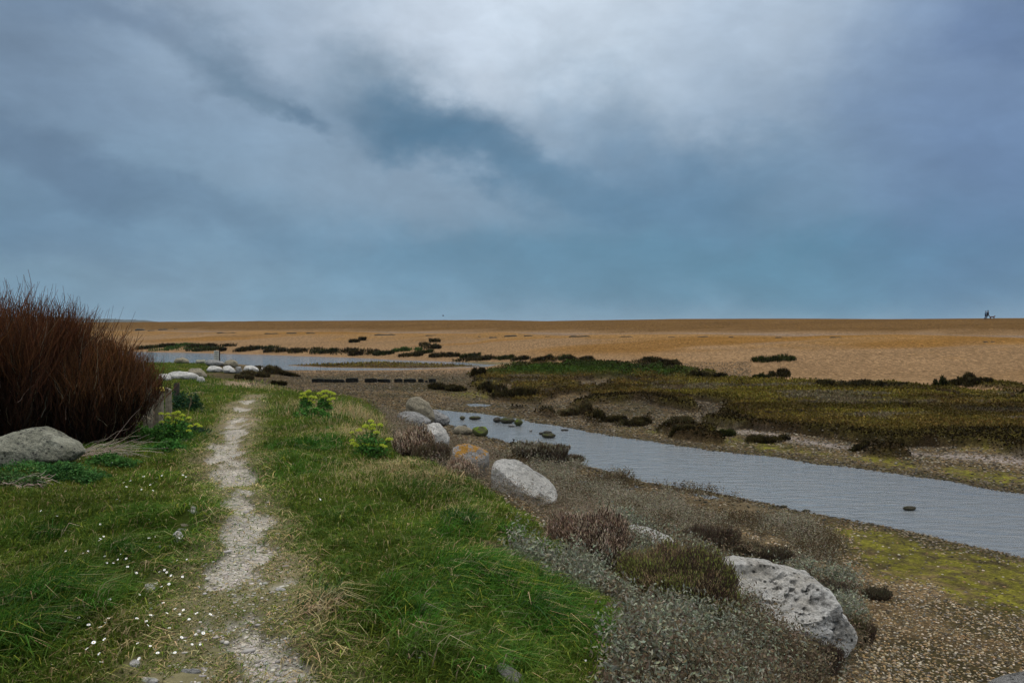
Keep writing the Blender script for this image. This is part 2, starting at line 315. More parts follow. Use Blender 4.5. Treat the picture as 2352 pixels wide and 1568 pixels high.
def rock_mat(name, c1, c2, dark=(.05, .048, .04), pits=.5, lichen=None, licp=.66, scale=1.0, moss=None, stain=None):
    m, nt = new_mat(name)
    tc = N_(nt, 'ShaderNodeTexCoord'); X = tc.outputs['Object']
    def noise(s, d, r=.6, off=0):
        mp = N_(nt, 'ShaderNodeMapping'); mp.inputs['Location'].default_value = (off, off*.7, off*1.3); lk(nt, X, mp.inputs[0])
        n = N_(nt, 'ShaderNodeTexNoise'); n.inputs['Scale'].default_value = s*scale; n.inputs['Detail'].default_value = d; n.inputs['Roughness'].default_value = r
        lk(nt, mp.outputs[0], n.inputs['Vector']); return n.outputs[0]
    c = mixc(nt, ramp(nt, noise(3, 8, .65), [(.35, 0.), (.65, 1.)]), c1, c2)
    c = mulc(nt, c, ramp(nt, noise(26, 7, .75, 3), [(.3, .5), (.5, 1.), (.7, 1.3)]), .8)
    c = mixc(nt, ramp(nt, noise(5, 10, .75, 7), [(.60-.1*pits, 0.), (.66-.05*pits, .75)]), c, dark)
    if lichen is not None:
        c = mixc(nt, ramp(nt, noise(4.5, 7, .7, 11), [(licp-.03, 0.), (licp+.03, .9)]), c, lichen)
    if moss is not None:
        g = N_(nt, 'ShaderNodeNewGeometry'); sp = N_(nt, 'ShaderNodeSeparateXYZ'); lk(nt, g.outputs['Normal'], sp.inputs[0])
        ml = N_(nt, 'ShaderNodeMath', operation='MULTIPLY'); lk(nt, sp.outputs[2], ml.inputs[0]); lk(nt, ramp(nt, noise(4, 7, .7, 19), [(.40, .0), (.58, 1.3)]), ml.inputs[1])
        c = mixc(nt, ramp(nt, ml.outputs[0], [(.5, 0.), (.62, 1.)]), c, moss)
    if stain:
        vm = N_(nt, 'ShaderNodeVectorMath', operation='DISTANCE'); lk(nt, X, vm.inputs[0]); vm.inputs[1].default_value = stain[:3]
        sb = N_(nt, 'ShaderNodeMath', operation='MULTIPLY_ADD'); lk(nt, noise(6, 8, .75, 23), sb.inputs[0]); sb.inputs[1].default_value = .9; lk(nt, vm.outputs['Value'], sb.inputs[2])
        c = mixc(nt, ramp(nt, sb.outputs[0], [(stain[3]+.36, .85), (stain[3]+.50, 0.)]), c, (.035, .035, .035))
    v = N_(nt, 'ShaderNodeTexVoronoi'); v.inputs['Scale'].default_value = 12*scale; lk(nt, X, v.inputs['Vector'])
    if pits > .45:
        v2 = N_(nt, 'ShaderNodeTexVoronoi'); v2.inputs['Scale'].default_value = 17*scale; lk(nt, X, v2.inputs['Vector'])
        a2 = N_(nt, 'ShaderNodeMath', operation='MULTIPLY'); lk(nt, ramp(nt, v2.outputs['Distance'], [(.16, 1.), (.30, 0.)]), a2.inputs[0]); lk(nt, ramp(nt, noise(2.6, 4, .6, 31), [(.40, 0.), (.50, .95)]), a2.inputs[1])
        c = mixc(nt, a2.outputs[0], c, dark)
    hv = ramp(nt, v.outputs['Distance'], [(0., 0.), (.28, 1.)])
    ad = N_(nt, 'ShaderNodeMath', operation='MULTIPLY_ADD'); lk(nt, noise(14, 10, .72, 5), ad.inputs[0]); ad.inputs[1].default_value = 2.2
    hm = N_(nt, 'ShaderNodeMath', operation='MULTIPLY'); lk(nt, hv, hm.inputs[0]); hm.inputs[1].default_value = .55*pits; lk(nt, hm.outputs[0], ad.inputs[2])
    b = N_(nt, 'ShaderNodeBump'); b.inputs['Strength'].default_value = 1.; b.inputs['Distance'].default_value = .09/scale; lk(nt, ad.outputs[0], b.inputs['Height'])
    p = N_(nt, 'ShaderNodeBsdfPrincipled'); p.inputs['Roughness'].default_value = .9; p.inputs['Specular IOR Level'].default_value = .2
    lk(nt, c, p.inputs['Base Color']); lk(nt, b.outputs[0], p.inputs['Normal'])
    o = N_(nt, 'ShaderNodeOutputMaterial'); lk(nt, p.outputs[0], o.inputs[0]); return m
def plain(name, c, rough=.8, scale=20, amt=.5, spec=.3):
    m, nt = new_mat(name)
    tc = N_(nt, 'ShaderNodeTexCoord'); n = N_(nt, 'ShaderNodeTexNoise'); n.inputs['Scale'].default_value = scale; n.inputs['Detail'].default_value = 6
    lk(nt, tc.outputs['Object'], n.inputs['Vector'])
    r = ramp(nt, n.outputs[0], [(.3, tuple(x*(1-amt) for x in c)), (.7, tuple(min(1, x*(1+amt)) for x in c))])
    p = N_(nt, 'ShaderNodeBsdfPrincipled'); p.inputs['Roughness'].default_value = rough; p.inputs['Specular IOR Level'].default_value = spec
    lk(nt, r, p.inputs['Base Color']); o = N_(nt, 'ShaderNodeOutputMaterial'); lk(nt, p.outputs[0], o.inputs[0]); return m

M_leaf = leaf_mat('leaf'); M_scrub = leaf_mat('scrub_leaf', .15, .8); M_twig = leaf_mat('twig', 0.0, .7); M_petal = leaf_mat('petal', .35, .5)
M_grassg = ground_mat('turf_soil', pebble=0.0, bump=.7)
M_path = ground_mat('path_gravel', pebble=.8, vs=55., bump=.5, ns=6., con=.6)
M_beach = ground_mat(grain=True, name='shingle', pebble=.7, ns=3.2, vs=12., con=.95, bump=.8)
M_mud = ground_mat('mud_gravel', pebble=1.0, rough=.8, bump=.8, spec=.04)
M_marsh = ground_mat('marsh_soil', pebble=0.0, bump=.9)
M_stone = leaf_mat('pebble_stone', 0.0, .75)

# ------------------------------------------------------------------ ground sheets
u_in = np.linspace(-.74, .74, 700); u_l = -np.linspace(.745, 3.0, 46)[::-1]; u_r = np.linspace(.745, 3.0, 46)
U = np.concatenate([u_l, u_in, u_r])
yr = np.concatenate([np.geomspace(1.0, 3, 30)[:-1], np.geomspace(3, 60, 660)[:-1], np.geomspace(60, 230, 300)[:-1], np.geomspace(230, 700, 60)])
UU, YY = np.meshgrid(U, yr); XX = UU*YY
shp = XX.shape; Xf = XX.ravel(); Yf = YY.ravel()
f = base_fields(Xf, Yf); zn = zones(Xf, Yf, f); Zf = Z(Xf, Yf, f, zn)
# colours
L = lambda *a: np.array(a)
def mixa(A, B, w): return A*(1-w[:, None])+B*w[:, None]
def gcol(X, Y, f, zn):
    n1 = fbm(X*.9, Y*.9, 101); n2 = fbm(X*.25, Y*.25, 102); n3 = fbm(X*5, Y*5, 103)
    mud = mixa(np.tile(L(.058, .042, .020), (len(X), 1)), L(.095, .068, .034), sstep(.4, .65, n2))
    mud = mixa(mud, L(.034, .029, .010), sstep(.5, .62, fbm(X*.5, Y*.6, 107))*.8)
    wet = sstep(-1.1, -.05, f['w']+(n1-.5)*.6)*(f['w'] < 0)
    near = (Y < 34) & (X > -5)
    mud = mixa(mud, L(.045, .04, .015), wet*.8)
    c = mud
    c = mixa(c, L(.18, .158, .142), zn['mudstrip']*.9)
    al_ = zn['algae']*np.clip(.30+2.2*(n3-.42)+.6*(n1-.4), 0, 1); c = mixa(c, L(.100, .096, .011), np.minimum(al_*1.35, 1))
    sh = np.tile(L(.45, .29, .135), (len(X), 1))
    s = f['s']
    sh = mixa(sh, L(.47, .275, .095), sstep(.26, .38, s+(n2-.5)*.25)*(1-sstep(.44, .5, s)))
    sh = mixa(sh, L(.40, .29, .175), sstep(.45, .5, s)*(1-sstep(.56, .66, s+(n2-.5)*.08)))
    sh = mixa(sh, L(.255, .150, .052), sstep(.60, .74, s+(n2-.5)*.08))
    sh = mixa(sh, L(.40, .21, .05), .8*sstep(.52, .66, fbm(X*.03, Y*.06, 111, 3))*sstep(.1, .22, s)*(1-sstep(.42, .5, s)))
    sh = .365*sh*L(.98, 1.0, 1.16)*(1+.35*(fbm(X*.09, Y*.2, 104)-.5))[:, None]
    bw = np.maximum(zn['beach'], sstep(70, 76, Y)*(s < .05)*(f['up'] < 0))
    bw = np.maximum(bw, .9*sstep(56, 64, Y)*(f['up'] < 0)*sstep(14, 2, X))
    c = mixa(c, sh, bw)
    ms = mixa(np.tile(L(.030, .020, .009), (len(X), 1)), L(.045, .036, .010), sstep(.42, .6, fbm(X*.5, Y*.3, 105)))
    c = mixa(c, L(.022, .015, .007), np.maximum(sstep(0, .25, zn['marsh'])*(1-zn['marsh']), zn['marshc']*(1-zn['marsh'])*.9))
    c = mixa(c, ms, np.maximum(zn['marsh'], zn['isl']*.9))
    c = mixa(c, L(.016, .030, .006), zn['mound'])
    ps = mixa(np.tile(L(.045, .034, .020), (len(X), 1)), L(.085, .065, .038), sstep(.4, .6, n1))
    c = mixa(c, ps, np.maximum(zn['purs1']*.9, np.maximum(zn['purs2'], zn['cliff'])))
    g = mixa(np.tile(L(.030, .042, .007), (len(X), 1)), L(.055, .058, .012), sstep(.4, .65, n1))
    g = mixa(g, L(.165, .135, .085), zn['worn']*(.55+.4*sstep(.45, .65, n1)))
    c = mixa(c, g, zn['grass'])
    c = mixa(c, L(.275, .26, .225), zn['path']*(.9))
    c = mixa(c, L(.22, .17, .115), zn['sand'])
    under = sstep(-.02, .12, f['w'])
    c = mixa(c, L(.10, .085, .05), under)
    return c
Cf = gcol(Xf, Yf, f, zn)
cls = np.zeros(len(Xf), int)                      # 0 mudflat
cls[(zn['marsh'] > .5) | (zn['isl'] > .5) | (zn['mound'] > .5)] = 1
cls[(zn['beach'] > .5)] = 2
cls[(zn['marsh'] > .5) | (zn['mound'] > .5)] = 1
cls[zn['purs1']+zn['purs2']+zn['cliff'] > .5] = 1
cls[zn['grass'] > .5] = 3
cls[zn['path'] > .55] = 4
H, W = shp; idx = np.arange(H*W).reshape(H, W)
Q = np.stack([idx[:-1, :-1], idx[:-1, 1:], idx[1:, 1:], idx[1:, :-1]], -1).reshape(-1, 4)
VV = np.stack([Xf, Yf, Zf], 1)
qc = cls[Q[:, 0]]
for k, (nm, mt) in enumerate([('mudflat', M_mud), ('salt_marsh', M_marsh), ('shingle_beach', M_beach), ('ground', M_grassg), ('footpath', M_path)]):
    q = Q[qc == k]; ids, inv = np.unique(q, return_inverse=True)
    o = quads(nm, VV[ids], inv.reshape(-1, 4), mt, cols=Cf[ids], smooth=True)
    o['kind'] = 'structure'
# land behind the camera
gx, gy = np.meshgrid(np.linspace(-60, 60, 61), np.concatenate([np.linspace(-60, 0, 31), [.98]]))
gz = Z(gx.ravel(), gy.ravel())-.015; ii = np.arange(gx.size).reshape(gx.shape)
fb = base_fields(gx.ravel(), gy.ravel())
o = quads('ground', np.stack([gx.ravel(), gy.ravel(), gz], 1), np.stack([ii[:-1, :-1], ii[:-1, 1:], ii[1:, 1:], ii[1:, :-1]], -1).reshape(-1, 4), M_grassg, cols=gcol(gx.ravel(), gy.ravel(), fb, zones(gx.ravel(), gy.ravel(), fb)), smooth=True)
o['kind'] = 'structure'

# water
m, nt = new_mat('water')
g = N_(nt, 'ShaderNodeNewGeometry')
mp = N_(nt, 'ShaderNodeMapping'); mp.inputs['Rotation'].default_value = (0, 0, .5); mp.inputs['Scale'].default_value = (1, 2.6, 1); lk(nt, g.outputs['Position'], mp.inputs[0])
w1 = N_(nt, 'ShaderNodeTexNoise'); w1.inputs['Scale'].default_value = 1.5; w1.inputs['Detail'].default_value = 7; w1.inputs['Roughness'].default_value = .62; w1.inputs['Distortion'].default_value = .6
lk(nt, mp.outputs[0], w1.inputs['Vector'])
b = N_(nt, 'ShaderNodeBump'); b.inputs['Strength'].default_value = 1.0; b.inputs['Distance'].default_value = .055; lk(nt, w1.outputs[0], b.inputs['Height'])
p = N_(nt, 'ShaderNodeBsdfPrincipled'); p.inputs['Base Color'].default_value = (.115, .125, .128, 1); p.inputs['Roughness'].default_value = .08; p.inputs['IOR'].default_value = 1.33
lk(nt, b.outputs[0], p.inputs['Normal']); o_ = N_(nt, 'ShaderNodeOutputMaterial'); lk(nt, p.outputs[0], o_.inputs[0])
M_water = m
o = quads('water', [(-6000, -600, 0), (6000, -600, 0), (6000, 9000, 0), (-6000, 9000, 0)], [[0, 1, 2, 3]], M_water); o['kind'] = 'structure'

# far hills across the bay
n = 160; hx = np.linspace(-2600, -1240, n)
def hill_h(x):
    px = CX+F*x/2900
    yy = np.interp(px, [-500, 100, 225, 250, 280, 300, 330, 352, 365], [722, 728, 732.2, 732.5, 733.3, 733, 735, 739, 750])
    return (HY-yy)/F*2900+4
hh = hill_h(hx)+(fbm(hx*.03, hx*0, 200)-.5)*5*(hill_h(hx) > 12)
rows = [(0, -180, 0), (.55, -90, 6), (.9, -30, 3), (1, 20, 0), (.8, 120, 2), (0, 300, 0)]
HV = np.concatenate([np.stack([hx, 2900+dy+(fbm(hx*.01, hx*0+dy, 201)-.5)*60, hh*k-(.5 if k == 0 else 0)], 1) for k, dy, a in rows])
ii = np.arange(len(HV)).reshape(len(rows), n)
M_hill = plain('hillside', (.018, .022, .014), .95, .02, .5)
o = quads('hills', HV, np.stack([ii[:-1, :-1], ii[:-1, 1:], ii[1:, 1:], ii[1:, :-1]], -1).reshape(-1, 4), M_hill, smooth=True); o['kind'] = 'structure'

# ------------------------------------------------------------------ scatter
def scatter(n, y0, y1, p=.6, umin=-.72, umax=.72):
    u = rng.uniform(umin, umax, n); t = rng.uniform(0, 1, n); e = 1-p
    Y = (y0**e+(y1**e-y0**e)*t)**(1/e); return u*Y, Y
def vary(c, n, v=.25, hue=.12):
    c = np.asarray(c, float); c = np.tile(c, (n, 1)) if c.ndim == 1 else c
    return c*rng.uniform(1-v, 1+v, (n, 1))*rng.uniform(1-hue, 1+hue, (n, 3))
# lush / dry patches, world positions
def spots(lst, X, Y):
    r = np.zeros(len(X))
    for px, py, rr, s in lst:
        cx, cy = hit(px, py); R_ = rr/F*cy
        r = np.maximum(r, s*np.exp(-(((X-cx)/R_)**2+((Y-cy)/(R_*1.5))**2)))
    return r
LUSH = [(1100, 1340, 170, 1.), (1250, 1400, 150, 1.), (1350, 1450, 110, .9), (960, 1400, 110, .8), (980, 1480, 80, .8), (1150, 1490, 120, .7), (300, 1290, 60, 1.), (120, 1420, 150, .9), (40, 1500, 120, .9), (330, 1030, 110, .9), (720, 1020, 90, .9), (640, 950, 60, .7), (1010, 1120, 120, .6), (1170, 1220, 40, 1.), (1250, 1260, 40, .9), (1050, 1230, 120, .7), (700, 1080, 70, .6), (780, 1180, 120, .4), (430, 1000, 60, .8), (80, 1230, 120, .4), (520, 890, 80, .5)]
DRY = [(800, 945, 190, 1.), (860, 1010, 150, .9), (900, 1080, 120, .8), (1000, 1110, 90, .8), (620, 895, 70, .8), (960, 1100, 80, .7), (740, 1400, 40, .9), (700, 1490, 90, .35), (620, 1540, 120, .4), (780, 960, 80, .7), (1060, 1170, 60, .4), (1180, 1280, 60, .9), (300, 1480, 90, .35), (560, 880, 60, .7)]
CARP = []
TURF = [(440, 1161, 14), (443, 1170, 18), (438, 1181, 30), (422, 1211, 22), (418, 1220, 24), (410, 1247, 24), (342, 1362, 28), (354, 1345, 20), (372, 1258, 30), (310, 1533, 24), (345, 1568, 40), (606, 1272, 24), (440, 1547, 60), (645, 1357, 26), (1165, 1545, 70)]
TW_ = [(*hit(a, b-2), c) for a, b, c in TURF]
def grass_points(n, y0, y1):
    X, Y = scatter(n, y0, y1)
    f = base_fields(X, Y); z = zones(X, Y, f)
    keep = rng.uniform(0, 1, n) < z['grass']*(1-.80*z['path'])*(1-.25*z['worn'])
    for sx_, sy_, sw_ in TW_:
        r_ = (.5*sw_/F*sy_+.012); keep &= ((X-sx_)/r_)**2+((Y-sy_+.03)/(r_+.06))**2 > rng.uniform(.7, 1.2)
    X, Y = X[keep], Y[keep]; f = {k: v[keep] for k, v in f.items()}; z = {k: v[keep] for k, v in z.items()}
    return X, Y, f, z
def grass(name, n, y0, y1, hmul=1., wmul=1.):
    X, Y, f, z = grass_points(n, y0, y1)
    N = len(X); zz = Z(X, Y, f, z)
    lush = np.maximum(spots(LUSH, X, Y), .45*sstep(.5, .7, fbm(X*.8, Y*.7, 301))); dry = spots(DRY, X, Y)
    pat = fbm(X*1.8, Y*1.8, 302)
    h = .028+.03*pat+.13*lush*(.4+pat)+.09*dry
    h = h*(1-.72*z['worn'])*rng.uniform(.5, 1.5, N)*hmul
    lie = rng.uniform(0, 1, N) < z['worn']*.5; h = np.where(lie, h*1.6, h); h = np.maximum(h, .014)*np.clip(Y/16, 1, 1.6)
    w = (.0034+.00052*Y)*rng.uniform(.7, 1.4, N)*wmul
    lean = rng.uniform(.2, 1.3, N)*(1+.5*lush)+lie*1.6
    az = rng.vonmises(-2.6+3*fbm(X*.6, Y*.6, 303), 1.2, N)
    c = vary((.080, .112, .017), N, .4)
    c = mixa(c, vary((.036, .098, .011), N, .4), np.clip(lush*1.1+.25*(pat-.4), 0, 1))
    ch = rng.uniform(0, 1, N) < np.clip(.09+.8*dry+.50*z['worn']*(pat+.15)-.12*lush, .05, .88)
    c[ch] = vary((.34, .27, .13), int(ch.sum()), .3)
    yl = (rng.uniform(0, 1, N) < .12) & ~ch; c[yl] = vary((.17, .20, .025), int(yl.sum()))
    c = c*(.55+.95*fbm(X*1.1+5, Y*.9, 305, 3))[:, None]
    P = np.stack([X, Y, zz-.004], 1)
    o = blades(name, P, h, w, lean, c, M_leaf, az=az)
    tag(o, kind='stuff'); return o
o = grass('grass', 420000, 2.9, 14); tag(o, 'short and tussocky green grass beside the footpath', 'grass')
o = grass('grass', 190000, 14, 70, 1.25, 1.0); tag(o, 'green and straw coloured grass farther along the bank', 'grass')
# long tussock blades
def tussocks():
    cs = []
    X, Y = scatter(4800, 3.0, 26); lush = spots(LUSH, X, Y); dry = spots(DRY, X, Y); b, _ = path_field(X, Y)
    f = base_fields(X, Y); zz = zones(X, Y, f)
    k = (rng.uniform(0, 1, len(X)) < (np.maximum(lush, dry*.8)*1.1-.25)) & (zz['grass'] > .6) & (b < -.35)
    X, Y, lush, dry = X[k], Y[k], lush[k], dry[k]
    P = []; Hh = []; Wd = []; Ln = []; C = []; A = []
    for x, y, l, d in zip(X, Y, lush, dry):
        n = int(90*random.uniform(.5, 1.3)/(1+.02*y)); r = random.uniform(.05, .16)
        a = rng.uniform(0, 6.28, n); rr = r*np.sqrt(rng.uniform(0, 1, n))
        P.append(np.stack([x+rr*np.cos(a), y+rr*np.sin(a)], 1)); hb = random.uniform(.12, .26)*(.7+.3*l)
        Hh.append(hb*rng.uniform(.5, 1.1, n)); Wd.append(np.full(n, .0036+.0004*y)*rng.uniform(.7, 1.3, n)); Ln.append(rng.uniform(.3, 1.6, n)); A.append(rng.normal(random.uniform(-1.2, .6), .9, n))
        base = (.32, .25, .12) if random.random() < d*.7-.12 else random.choice([(.020, .062, .008), (.048, .13, .013), (.075, .13, .02), (.036, .085, .024), (.055, .15, .018)])
        cc = vary(base, n, .35); m_ = rng.uniform(0, 1, n) < .14; cc[m_] = vary((.28, .24, .14), int(m_.sum())); C.append(cc)
    P = np.concatenate(P); zz = Z(P[:, 0], P[:, 1])
    o = blades('grass', np.column_stack([P, zz-.01]), np.concatenate(Hh), np.concatenate(Wd), np.concatenate(Ln), np.concatenate(C), M_leaf, az=np.concatenate(A))
    tag(o, 'long wind-bent tussocks of grass on the bank', 'grass', kind='stuff')
tussocks()

# grey saltmarsh ground cover near the camera: sprigs of small leaves
def sprigs(name, label, key, n, y0, y1, cols, hh=(.05, .14), leaf=.016, per=9, xr=(-.3, .72), dens=None):
    X, Y = scatter(n, y0, y1, .5, *xr); f = base_fields(X, Y); z = zones(X, Y, f)
    wgt = z[key]*(1-z['grass']); 
    if dens is not None: wgt = wgt*dens(X, Y, z, f)
    k = rng.uniform(0, 1, n) < wgt; X, Y = X[k], Y[k]; N = len(X)
    zz = Z(X, Y); pat = fbm(X*.9, Y*.9, 310); pat2 = fbm(X*2.5, Y*2.5, 311)
    h = rng.uniform(hh[0], hh[1], N)*(.4+1.2*pat2)
    ci = (pat+rng.normal(0, .12, N) > .5).astype(int); base = np.array(cols)[ci]
    t = np.tile(np.linspace(.15, 1, per), N); P = np.stack([X, Y, zz], 1)
    d = rng.normal(0, .35, (N, 2)); Pp = np.repeat(P, per, 0)
    Pp[:, 2] += t*np.repeat(h, per); Pp[:, :2] += np.repeat(d*h[:, None], per, 0)*t[:, None]+rng.normal(0, .012, (N*per, 2))
    sz = leaf*np.clip(np.repeat(Y, per)/9, .8, 4)*rng.uniform(.6, 1.5, N*per)
    C = vary(np.repeat(base, per, 0), N*per, .35)
    o = leaves(name, Pp, sz, C, M_scrub, asp=2.6); tag(o, label, 'ground cover', kind='stuff'); return o
GREY = [(.12, .092, .056), (.195, .20, .14)]
BRN = [(.085, .062, .034), (.22, .195, .135)]
sprigs('sea_purslane', 'grey leafed low ground cover around the big boulder', 'purs2', 105000, 3.2, 14, GREY, per=9, leaf=.034, hh=(.06, .24), xr=(0, .48), dens=lambda X, Y, z, f: sstep(.34, .44, fbm(X*1.1, Y*1.1, 321)))
sprigs('sea_purslane', 'greyish brown low ground cover between boulders and channel', 'purs1', 95000, 9, 34, BRN, per=9, hh=(.10, .26), leaf=.019, xr=(-.12, .5), dens=lambda X, Y, z, f: sstep(.40, .50, fbm(X*.9, Y*.7, 320))*(1-.85*z['algae']))
sprigs('sea_purslane', 'brown scrub around the row of boulders', 'cliff', 60000, 7, 34, [(.16, .125, .08), (.20, .16, .11)], per=8, hh=(.08, .26), leaf=.018, xr=(-.2, .3))

# marsh plants beyond the channel
def marsh_blades():
    X, Y = scatter(520000, 20, 96, .9, -.45, .74); f = base_fields(X, Y); z = zones(X, Y, f)
    k = rng.uniform(0, 1, len(X)) < np.maximum(z['marsh'], np.maximum(z['mound'], z['isl']*.35)); X, Y = X[k], Y[k]
    f = {a: b[k] for a, b in f.items()}; z = {a: b[k] for a, b in z.items()}; N = len(X)
    c = vary((.115, .076, .019), N, .5)
    c = mixa(c, vary((.135, .104, .018), N, .5), sstep(.42, .6, fbm(X*.2, Y*.12, 105)))
    c = mixa(c, vary((.13, .105, .075), N, .3), sstep(.58, .66, fbm(X*.2, Y*.4, 106))*.7)
    edge = sstep(1.6, .1, sd(X, Y, REG['marsh']))*(sd(X, Y, REG['marsh']) > -1)*.0
    c = mixa(c, vary((.038, .062, .009), N, .4), z['mound']*sstep(.30, .50, fbm(X*.3, Y*.3, 109)+.1))
    rim = z['marsh']*(1-z['marsh'])*4; h = (.03+.05*fbm(X*.8, Y*.6, 108)+.10*rim)*rng.uniform(.5, 1.6, N)
    fe = np.where(Y < 40, sstep(1.3, .2, sd(X, Y, REG['marsh'])+.8*(fbm(X*.5, Y*.5, 131)-.5)), 0)
    c = mixa(c, vary((.020, .014, .005), N, .4), np.clip(rim+fe+sstep(.50, .42, fbm(X*.16, Y*.42, 130, 3))*.6, 0, 1))
    zz = Z(X, Y, f, z); sz = (.035+.0021*Y)*rng.uniform(.6, 1.4, N)
    o = leaves('marsh_plants', np.column_stack([X, Y, zz-.015+h*rng.uniform(0, .8, N)]), sz, c, M_scrub, asp=1.7)
    tag(o, 'olive and brown saltmarsh plants across the channel', 'ground cover', kind='stuff')
marsh_blades()

# pebbles
t_ = (1+5**.5)/2
IV = np.array([(-1, t_, 0), (1, t_, 0), (-1, -t_, 0), (1, -t_, 0), (0, -1, t_), (0, 1, t_), (0, -1, -t_), (0, 1, -t_), (t_, 0, -1), (t_, 0, 1), (-t_, 0, -1), (-t_, 0, 1)], float)/1.902
IF = np.array([(0, 11, 5), (0, 5, 1), (0, 1, 7), (0, 7, 10), (0, 10, 11), (1, 5, 9), (5, 11, 4), (11, 10, 2), (10, 7, 6), (7, 1, 8), (3, 9, 4), (3, 4, 2), (3, 2, 6), (3, 6, 8), (3, 8, 9), (4, 9, 5), (2, 4, 11), (6, 2, 10), (8, 6, 7), (9, 8, 1)])
def pebbles(name, label, X, Y, size, C, flat=.5, smooth=True):
    N = len(X); zz = Z(X, Y)
    a = rng.uniform(0, 6.28, N); sx = size*rng.uniform(.8, 1.4, N); sy = size*rng.uniform(.55, .9, N); sz = size*flat*rng.uniform(.6, 1.2, N)
    jit = rng.uniform(.8, 1.15, (N, 12, 1)); V = IV[None]*jit
    V = V*np.stack([sx, sy, sz], 1)[:, None]*.5
    x = V[..., 0]*np.cos(a)[:, None]-V[..., 1]*np.sin(a)[:, None]; y = V[..., 0]*np.sin(a)[:, None]+V[..., 1]*np.cos(a)[:, None]
    V = np.stack([x+X[:, None], y+Y[:, None], V[..., 2]+(zz+sz*.12)[:, None]], -1)
    Fc = (IF[None]+(np.arange(N)*12)[:, None, None]).reshape(-1, 3)
    o = quads(name, V.reshape(-1, 3), Fc, M_stone, cols=np.repeat(C, 12, 0), smooth=smooth); tag(o, label, 'pebbles', kind='stuff'); return o
PAL = np.array([(.32, .24, .14), (.19, .155, .10), (.10, .08, .05), (.44, .37, .27), (.26, .17, .08), (.14, .125, .10), (.06, .05, .034), (.22, .15, .07)])
X, Y = scatter(120000, 6.5, 34, .3, -.15, .74); f = base_fields(X, Y); z = zones(X, Y, f)
low = (f['w'] < .25)*(1-z['grass'])*(1-np.clip(z['purs1']*.6+z['purs2']*.8, 0, 1))*(1-.93*z['algae'])*(1-z['marsh'])*(1-.7*z['mudstrip'])*(f['up'] < 3.5)
k = rng.uniform(0, 1, len(X)) < low; X, Y = X[k], Y[k]; n = len(X)
dk = sstep(-1.2, -.1, f['w'][k])
C = vary(PAL[rng.integers(0, len(PAL), n)], n, .2, .05); C = C*(1-.45*dk)[:, None]*np.where(Y > 16, .6, .80)[:, None]
pebbles('pebbles', 'brown and pale pebbles on the shore of the channel', X, Y, rng.uniform(.022, .052, n)*np.clip(Y/11, .9, 2.0), C)
# dark weed covered shingle beyond the bank
X, Y = scatter(60000, 30, 72, .6, -.36, .3); f = base_fields(X, Y); z = zones(X, Y, f)
k = (rng.uniform(0, 1, len(X)) < (1-z['grass'])*(1-z['marsh'])*(1-z['mound'])*(f['w'] < 0)*(f['up'] < 1.5)*(Y < 62+8*fbm(X*.2, Y*.2, 9))); X, Y = X[k], Y[k]; n = len(X)
C = vary(PAL[rng.integers(0, len(PAL), n)]*.42, n, .3, .05)
pebbles('pebbles', 'dark wet stones on the flat behind the grassy bank', X, Y, rng.uniform(.05, .13, n), C)
# path stones
X, Y = scatter(70000, 3, 22, .8, -.45, -.1); f = base_fields(X, Y); z = zones(X, Y, f); b, s_ = path_field(X, Y)
k = (rng.uniform(0, 1, len(X)) < np.maximum(z['path']*.8, sstep(-.5, .5, b)*.12)*z['grass']); X, Y = X[k], Y[k]; n = len(X)
C = vary((.36, .33, .285), n, .3, .05)
pebbles('path_stones', 'small pale limestone chips on the footpath', X, Y, rng.exponential(.008, n)+.009, C*.9, .35)

